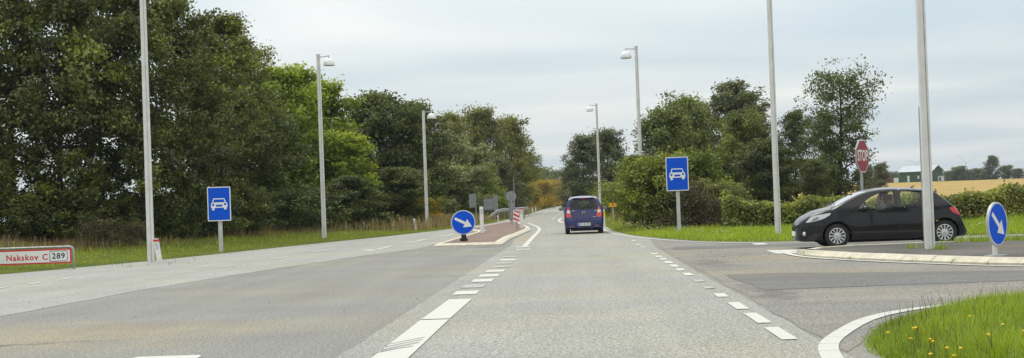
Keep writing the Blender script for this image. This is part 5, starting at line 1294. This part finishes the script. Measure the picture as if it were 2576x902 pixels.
for sg in (-1,1):
    P_ = lambda *q: [Zc(*t) for t in q]
    ribbon(bc, 'door_seam', P_((735,400),(728,470),(745,560),(752,700)), 0.008, 0.001, SEAM, blk, sg)
    ribbon(bc, 'door_seam', P_((1262,140),(1256,350),(1262,500),(1268,690)), 0.009, 0.001, SEAM, blk, sg)
    ribbon(bc, 'door_seam', P_((1700,170),(1690,330),(1660,420),(1600,520),(1560,610),(1530,690)), 0.008, 0.001, SEAM, blk, sg)
    grid_patch(bc, 'pillar_trim', P_((1243,162),(1304,160),(1300,350),(1232,356)), 'side', 0.002, BTRIM, blk, sg)
    ribbon(bc, 'window_sill_trim', P_((740,402),(1000,380),(1240,355),(1480,328),(1660,304)), 0.016, 0.004, BTRIM, blk, sg, th=0.006)
    ribbon(bc, 'quarter_divider', P_((906,270),(908,375)), 0.020, -0.012, BTRIM, blk, sg, th=0.008)
    ribbon(bc, 'side_moulding', P_((778,552),(1000,535),(1248,519)), 0.028, 0.010, BTRIM, blk, sg, th=0.016)
    ribbon(bc, 'side_moulding', P_((1272,517),(1400,510),(1530,503)), 0.028, 0.010, BTRIM, blk, sg, th=0.016)
    ribbon(bc, 'sill_crease', P_((800,664),(1100,648),(1500,632)), 0.02, 0.004, PAINT_BLACK, blk, sg, th=0.012)
    for u0 in (1130, 1590):
        q = P_((u0,434),(u0+100,430)); ribbon(bc, 'door_handle', q, 0.026, 0.022, PAINT_BLACK, blk, sg, th=0.018)
    grid_patch(bc, 'headlight', round_poly(P_((200,512),(268,448),(340,425),(515,398),(500,424),(430,462),(330,492),(250,508)), 1, 0.15), 'side', 0.006, LAMPW, blk, sg, 0.02)
    hb = grid_patch(bc, 'headlight_bezel', P_((262,500),(300,462),(350,445),(372,458),(340,484)), 'side', 0.0085, mat('lamp_bezel',(0.30,0.31,0.31),0.2,0.5), blk, sg, 0.02)
    grid_patch(bc, 'tail_light', round_poly(P_((1835,338),(1900,332),(1940,352),(1966,398),(1966,432),(1930,420),(1870,392),(1842,362)), 1, 0.15), 'side', 0.007, TAILR, blk, sg, 0.02)
    grid_patch(bc, 'grille', P_((140,548),(185,535),(243,533),(236,560),(140,566)), 'side', 0.004, BTRIM, blk, sg, 0.02)
    grid_patch(bc, 'lower_grille', P_((112,612),(165,612),(175,648),(112,655)), 'side', 0.004, BTRIM, blk, sg, 0.02)
    ribbon(bc, 'bumper_strip', P_((110,580),(160,566),(250,566)), 0.022, 0.008, PAINT_BLACK, blk, sg, th=0.014)
    MB().lathe([(0.0,0.02),(0.04,0.02),(0.052,0.012),(0.055,-0.02)], 16, Matrix.Rotation(R(90),3,'X') if sg < 0 else Matrix.Rotation(R(-90),3,'X'), (Zc(187,640)[0]+0.01, sg*(bc.wf(*Zc(187,640))+0.002), Zc(187,640)[1])).build('fog_light', CHROME, blk, R(40))
    ribbon(bc, 'bumper_seam', P_((1905,440),(1950,470),(2000,525)), 0.010, 0.001, SEAM, blk, sg)
    ribbon(bc, 'bumper_strip', P_((1965,560),(2000,600),(2030,604)), 0.03, 0.008, BTRIM, blk, sg, th=0.016)
    ribbon(bc, 'fuel_flap_seam', [(Zc(1790,372)[0]+0.085*math.cos(a), Zc(1790,372)[1]+0.085*math.sin(a)) for a in np.linspace(0,6.28,20)], 0.005, 0.001, SEAM, blk, sg)
    q = Zc(905,352); mirror(blk, q[0], sg*(bc.wf(*q)+0.14), q[1]+0.005, sg, PAINT_BLACK, 1)
    for u in (fu, ru): wheel(blk, u, sg*0.735, wz, 0.292, 0.19, sg)
# bonnet badge, plates, wipers, spoiler
MB().box((0.16,-0.0,0.735),(0.06,0.09,0.012),Matrix.Rotation(R(-42),3,'Y'),0.004).build('bonnet_badge', CHROME, blk)
MB().box((-0.008,0,0.36),(0.012,0.52,0.11)).build('number_plate', SIGNW, blk)
MB().box((Zc(1690,0)[0]+0.04,0,1.262),(0.16,0.98,0.035),Matrix.Rotation(R(8),3,'Y'),0.012).build('roof_spoiler', PAINT_BLACK, blk, True)
for y_ in (-0.45, 0.1): MB().tube([(0.93,y_,1.0),(1.0,y_+0.15,1.035),(1.12,y_+0.45,1.09)], 0.010, 5).build('wiper', BTRIM, blk)
MB().tube([(2.95,0,1.37),(3.02,0,1.41),(3.05,0,1.425)], [0.02,0.012,0.006], 6).build('aerial', BTRIM, blk)
# cabin
seat(blk, 1.92, -0.36, 0.36); seat(blk, 1.92, 0.36, 0.36)
b_ = MB(); b_.box((2.95,0,0.50),(0.5,1.2,0.2),None,0.05); b_.box((3.2,0,0.75),(0.14,1.18,0.5),Matrix.Rotation(R(18),3,'Y'),0.05); b_.build('rear_seat', SEAT, blk, True)
for y_ in (-0.35,0.35): MB().box((3.26,y_,1.03),(0.09,0.24,0.14),None,0.03).build('headrest', SEAT, blk, True)
MB().box((1.28,0,0.83),(0.40,1.35,0.20),None,0.05).build('dashboard', CABIN, blk, True)
M_ = Matrix.Rotation(R(-62),3,'Y'); t_ = MB(); t_.tube([Vector((1.66,-0.36,0.90)) + M_ @ Vector((0.175*math.cos(a),0.175*math.sin(a),0)) for a in np.linspace(0,2*math.pi,21)], 0.014, 6, False); t_.tube([(1.66,-0.36,0.90),(1.45,-0.36,0.82)], 0.03, 6); t_.build('steering_wheel', BTRIM, blk, True)
MB().box((1.50,-0.05,1.24),(0.03,0.22,0.06),None,0.01).build('rear_view_mirror', BTRIM, blk)
MB().box((Zc(1335,0)[0],-bc.wf(Zc(1335,0)[0],0.92)-0.001,0.90),(0.05,0.004,0.05)).build('window_sticker', SIGNW, blk)

for o_ in blk.children:
    if o_.name.split('.')[0] in ('wiper','aerial','seat','rear_seat','headrest','dashboard','steering_wheel','rear_view_mirror'): o_.location.x = -u0_

# driver: one continuous body, hair and clothing as children
def person(loc, label):
    r = empty('person', loc, 0, label, 'person')
    J = [((2.05,0,0.50),.14),((2.12,0,0.66),.14),((2.19,0,0.84),.16),((2.21,0,0.95),.13),((2.20,0,1.00),.055),((2.19,0,1.05),.055),((2.165,0,1.12),.085),((2.165,0,1.20),.088),((2.17,0,1.255),.06),
         ((2.19,-0.17,0.93),.06),((2.02,-0.22,0.76),.048),((1.86,-0.17,0.82),.038),((1.72,-0.13,0.90),.032),((1.67,-0.12,0.93),.028),
         ((2.19,0.17,0.93),.06),((2.02,0.22,0.76),.048),((1.86,0.17,0.82),.038),((1.72,0.13,0.90),.032),((1.67,0.12,0.93),.028),
         ((1.92,-0.11,0.52),.085),((1.62,-0.13,0.56),.065),((1.45,-0.13,0.42),.05),((1.92,0.11,0.52),.085),((1.62,0.13,0.56),.065),((1.45,0.13,0.42),.05),((2.065,0,1.145),.016)]
    E = [(0,1),(1,2),(2,3),(3,4),(4,5),(5,6),(6,7),(7,8),(3,9),(9,10),(10,11),(11,12),(12,13),(3,14),(14,15),(15,16),(16,17),(17,18),(0,19),(19,20),(20,21),(0,22),(22,23),(23,24),(6,25)]
    me = bpy.data.meshes.new('body'); me.from_pydata([j[0] for j in J], E, []); me.update()
    o = bpy.data.objects.new('body_tmp', me); COL.objects.link(o); sk = o.modifiers.new('skin','SKIN')
    for i, j in enumerate(J): me.skin_vertices[0].data[i].radius = (j[1], j[1]*(1.0 if i not in (1,2) else 1.25))
    me.skin_vertices[0].data[0].use_root = True
    sb = o.modifiers.new('sub','SUBSURF'); sb.levels = 2; sb.render_levels = 2
    dg = bpy.context.evaluated_depsgraph_get(); m2 = bpy.data.meshes.new_from_object(o.evaluated_get(dg)); bpy.data.objects.remove(o)
    m2.materials.clear(); sk_ = mat('skin',(0.42,0.26,0.19),0.6); cl_ = mat('jacket_grey',(0.16,0.17,0.18),0.9); m2.materials.append(sk_); m2.materials.append(cl_)
    for p_ in m2.polygons: p_.material_index = 0 if (p_.center.z > 0.985 or p_.center.x < 1.74 and p_.center.z > 0.8) else 1
    link('body', m2, None, r, True)
    h_ = MB(); h_.lathe([(0.0,0.105),(0.05,0.095),(0.085,0.06),(0.10,0.0),(0.092,-0.06),(0.075,-0.09)], 18, Matrix.Rotation(R(18),3,'Y'), (2.19,0,1.185)); h_.build('hair', mat('hair_dark',(0.035,0.025,0.018),0.8), r, True)
    for s_ in (-1,1):
        MB().lathe([(0.0,0.012),(0.01,0.008),(0.012,0.0)], 8, Matrix.Rotation(R(-90),3,'Y'), (2.085,s_*0.032,1.175)).build('eye', BTRIM, r); MB().box((2.17,s_*0.092,1.15),(0.04,0.018,0.06),None,0.008).build('ear', sk_, r)
    MB().box((2.085,0,1.10),(0.012,0.045,0.010)).build('mouth', mat('lips',(0.3,0.12,0.1)), r)
    return r
person((bx+0.02-u0_, 36.4-0.36, 0.004), 'driver in a grey jacket sitting behind the wheel of the black car')

# ---------------------------------------------------------------- blue hatchback driving away
Lh = 3.57
top = [(0,0.62),(0.04,0.70),(0.25,0.82),(0.6,0.92),(0.82,0.98),(1.2,1.24),(1.5,1.42),(1.75,1.495),(2.1,1.535),(2.6,1.535),(3.0,1.515),(3.25,1.485),(3.38,1.445),(3.41,1.38),(3.47,1.05),(3.50,0.95),(3.52,0.80),(3.535,0.66),(3.56,0.60),(Lh,0.50)]
bot = [(0,0.24),(0.15,0.2),(1.2,0.18),(2.8,0.19),(3.2,0.20),(3.4,0.22),(Lh,0.25)]
hc = Car(top, bot, Lh, 0.797, 0.97, 0.47, (0.62,0.6), (0.86,0.30), r=0.10, rw=0.15, crown=0.03)
hx = 0.37; hy = 60.2
hat = empty('blue_car', (hx, hy + Lh, 0.004), R(-90), 'small dark blue hatchback driving away in the right lane', 'car')
hz = 0.283; f2, r2 = 0.72, 3.10; cuts = []
for u in (f2, r2):
    for y0, y1 in ((-1.2,-0.55),(0.55,1.2)): cuts.append((*arch(u, y0, y1, 0.325, hz+0.01), HUBD))
cuts.append((*prism_y(round_poly([(1.15,1.0),(1.55,1.34),(1.85,1.40),(2.02,1.40),(2.02,0.99)],2,0.1),-1.3,1.3), CABIN))
cuts.append((*prism_y(round_poly([(2.12,0.99),(2.12,1.40),(2.75,1.38),(2.95,1.30),(3.0,1.04)],2,0.1),-1.3,1.3), CABIN))
cuts.append((*prism_x(round_poly([(-0.62,1.03),(0.62,1.03),(0.50,1.42),(-0.50,1.42)],2,0.1), 0.4, 1.9), CABIN))
cuts.append((*prism_x(round_poly([(-0.50,1.045),(0.50,1.045),(0.455,1.34),(-0.455,1.34)],2,0.13), 2.9, 3.8), CABIN))
st2 = sorted(set(list(np.linspace(0,0.5,12)) + list(np.linspace(0.5,3.0,34)) + list(np.linspace(3.0,Lh,40))))
boolean_body(hc, 'body', st2, list(np.linspace(1.0,3.38,36)), cuts, PAINT_BLUE, hat)
for sg in (-1,1):
    side_pane(hc,'front_door_window',1.1,2.06,0.97,1.42,hat,sg,GLASS); side_pane(hc,'rear_door_window',2.08,3.05,0.97,1.42,hat,sg,GLASSD)
    ribbon(hc,'door_seam',[(2.06,1.42),(2.06,0.9),(2.06,0.30)],0.008,0.001,SEAM,hat,sg); ribbon(hc,'door_seam',[(1.12,0.95),(1.1,0.6),(1.12,0.3)],0.008,0.001,SEAM,hat,sg)
    for u0 in (1.78,2.62): ribbon(hc,'door_handle',[(u0,0.86),(u0+0.2,0.865)],0.028,0.02,PAINT_BLUE,hat,sg,th=0.018)
    ribbon(hc,'side_moulding',[(1.15,0.55),(2.0,0.555),(2.85,0.56)],0.05,0.008,BTRIM,hat,sg,th=0.012)
    for u in (f2, r2): wheel(hat, u, sg*0.675, hz, 0.283, 0.185, sg, 8)
    mirror(hat, 1.28, sg*(hc.wf(1.28,0.98)+0.12), 1.01, sg, BTRIM, 1)
    # tail lamp: red with a clear band
    Y = lambda *q: [(sg*a, b) for a, b in q]
    tl = grid_patch(hc,'tail_light',Y((0.50,0.675),(0.700,0.675),(0.715,0.76),(0.700,0.90),(0.645,1.06),(0.610,1.10),(0.585,1.06),(0.545,0.90),(0.515,0.78)),'rear',0.008,TAILR,hat,sg,0.02)
    grid_patch(hc,'clear_band',Y((0.535,0.845),(0.690,0.855),(0.668,0.965),(0.575,0.965)),'rear',0.011,LAMPW,tl,sg,0.02)
    grid_patch(hc,'side_tail_light',[(3.30,0.70),(3.42,0.70),(3.40,0.98),(3.35,0.95),(3.28,0.80)],'side',0.006,TAILR,hat,sg,0.02)
    grid_patch(hc,'bumper_reflector',Y((0.42,0.315),(0.60,0.315),(0.60,0.36),(0.42,0.36)),'rear',0.006,mat('reflector_red',(0.22,0.01,0.02),0.3),hat,sg,0.03)
    grid_patch(hc,'bumper_corner_trim',Y((0.36,0.27),(0.66,0.27),(0.64,0.30),(0.36,0.30)),'rear',0.005,mat('bumper_light',(0.05,0.055,0.16),0.4),hat,sg,0.03)
end_pane(hc,'windscreen',0.64,1.02,1.43,hat,False,GLASS); end_pane(hc,'rear_window',0.54,1.03,1.36,hat,True,GLASSD)
# black surround of the rear window as four strips, gap lines, plate, badge
for q in ([(-0.575,0.985),(0.575,0.985),(0.565,1.04),(-0.565,1.04)],[(-0.49,1.345),(0.49,1.345),(0.475,1.395),(-0.475,1.395)],[(-0.578,1.0),(-0.505,1.0),(-0.458,1.37),(-0.492,1.38)],[(0.505,1.0),(0.578,1.0),(0.492,1.38),(0.458,1.37)]):
    grid_patch(hc,'window_surround',q,'rear',0.003,BTRIM,hat,1,0.03)
ribbon(hc,'tailgate_seam',[(-0.555,1.0),(-0.50,0.85),(-0.46,0.66),(-0.40,0.605),(0.40,0.605),(0.46,0.66),(0.50,0.85),(0.555,1.0)],0.012,0.001,SEAM,hat,1,'rear')
ribbon(hc,'bumper_crease',[(-0.70,0.565),(-0.4,0.555),(0.4,0.555),(0.70,0.565)],0.012,0.003,mat('bumper_light',(0.05,0.055,0.16)),hat,1,'rear',th=0.006)
#grid_patch(hc,'lower_bumper_trim',[(-0.55,0.235),(0.55,0.235),(0.50,0.30),(-0.50,0.30)],'rear',0.006,BTRIM,hat,1,0.04)
grid_patch(hc,'plate_recess',[(-0.28,0.315),(0.28,0.315),(0.30,0.47),(-0.30,0.47)],'rear',0.003,mat('plate_recess',(0.008,0.01,0.05),0.5),hat,1,0.04)
pu = max(hc.rear_u(0,z) for z in (0.34,0.39,0.44)) + 0.012
pl = MB().box((pu,0,0.388),(0.012,0.52,0.115)).build('number_plate', SIGNW, hat)
MB().box((pu+0.0075,-0.232,0.388),(0.003,0.045,0.105)).build('blue_band', BLUE, pl)
text('lettering','DC 65 391',0.108,BLACK,pl,(pu+0.0085,0.024,0.386),0.002,(R(90),0,R(90)),0.94,0.0015,1.0)
ru_ = hc.rear_u(0,0.83)+0.008
Tb = Matrix.Translation((ru_,0,0.83)) @ Matrix(((0,0,1,0),(1,0,0,0),(0,1,0,0),(0,0,0,1)))
bd = MB().prism([(-0.062,0.075),(0.062,0.075),(0.062,-0.02),(0.045,-0.075),(-0.045,-0.075),(-0.062,-0.02)],-0.01,0.004,Tb).build('emblem', CHROME, hat)
MB().prism([(-0.052,0.065),(0.052,0.065),(0.052,-0.018),(0.038,-0.065),(-0.038,-0.065),(-0.052,-0.018)],0.0042,0.007,Tb).build('emblem_field', BTRIM, bd)
for s_ in (-1,1): MB().prism([(s_*0.008,0.02),(s_*0.03,0.02),(s_*0.036,0.045),(s_*0.014,0.045)],0.0072,0.009,Tb).build('emblem_mark', CHROME, bd)
text('model_lettering','i10',0.085,CHROME,hat,(hc.rear_u(0.46,0.935)+0.006,0.475,0.93),0.003,(R(90),0,R(90)),1.0,0.002)
text('trim_lettering','eco',0.055,CHROME,hat,(hc.rear_u(0.42,0.69)+0.006,0.42,0.69),0.003,(R(90),0,R(90)),1.3,0.002)
text('maker_lettering','HYUNDAI',0.045,CHROME,hat,(hc.rear_u(-0.45,0.93)+0.006,-0.44,0.935),0.003,(R(90),0,R(90)),1.0,0.001)
MB().tube([(hc.rear_u(-0.06,0.985)+0.025,-0.08,0.975),(hc.rear_u(0,1.04)+0.02,0.0,1.055),(hc.rear_u(0.3,1.06)+0.02,0.36,1.07)],0.012,6).build('rear_wiper', BTRIM, hat)
MB().box((3.36,0,1.452),(0.16,0.86,0.03),Matrix.Rotation(R(10),3,'Y'),0.01).build('roof_spoiler', PAINT_BLUE, hat, True)
MB().box((3.43,0,1.418),(0.02,0.22,0.018)).build('brake_light', TAILR, hat)
MB().box((2.0,0,0.17),(2.6,1.1,0.10),None,0.03).build('underbody', HUBD, hat); MB().box((2.0,0,0.16),(2.9,1.2,0.08),None,0.03).build('underbody', HUBD, blk)
MB().tube([(3.1,0.3,0.22),(3.5,0.3,0.22)],0.022,10).build('exhaust', GALV, hat)
seat(hat,1.75,-0.35,0.52); seat(hat,1.75,0.35,0.52)
b_ = MB(); b_.box((2.75,0,0.62),(0.45,1.15,0.2),None,0.05); b_.box((3.0,0,0.82),(0.14,1.12,0.45),Matrix.Rotation(R(16),3,'Y'),0.05); b_.build('rear_seat', SEAT, hat, True)
for y_ in (-0.33,0.33): MB().box((3.08,y_,1.13),(0.09,0.27,0.20),None,0.035).build('headrest', SEAT, hat, True)
MB().box((1.2,0,0.86),(0.4,1.25,0.2),None,0.05).build('dashboard', CABIN, hat, True); MB().box((1.55,0,1.36),(0.03,0.22,0.06),None,0.01).build('rear_view_mirror', BTRIM, hat)

# ------------------------------------------------------------------ thin haze in the air (sky lies outside it)
hz_m = bpy.data.materials.new('haze_air'); hz_m.use_nodes = True; t = hz_m.node_tree
t.nodes.remove(t.nodes['Principled BSDF']); pv = t.nodes.new('ShaderNodeVolumePrincipled')
pv.inputs['Color'].default_value = (0.80, 0.88, 0.96, 1); pv.inputs['Density'].default_value = 0.00015; pv.inputs['Anisotropy'].default_value = 0.2
t.links.new(pv.outputs[0], t.nodes['Material Output'].inputs['Volume'])
hb = MB().box((0, 1500, 60), (9000, 3800, 124)).build('haze', hz_m); tag(hb, kind='stuff')
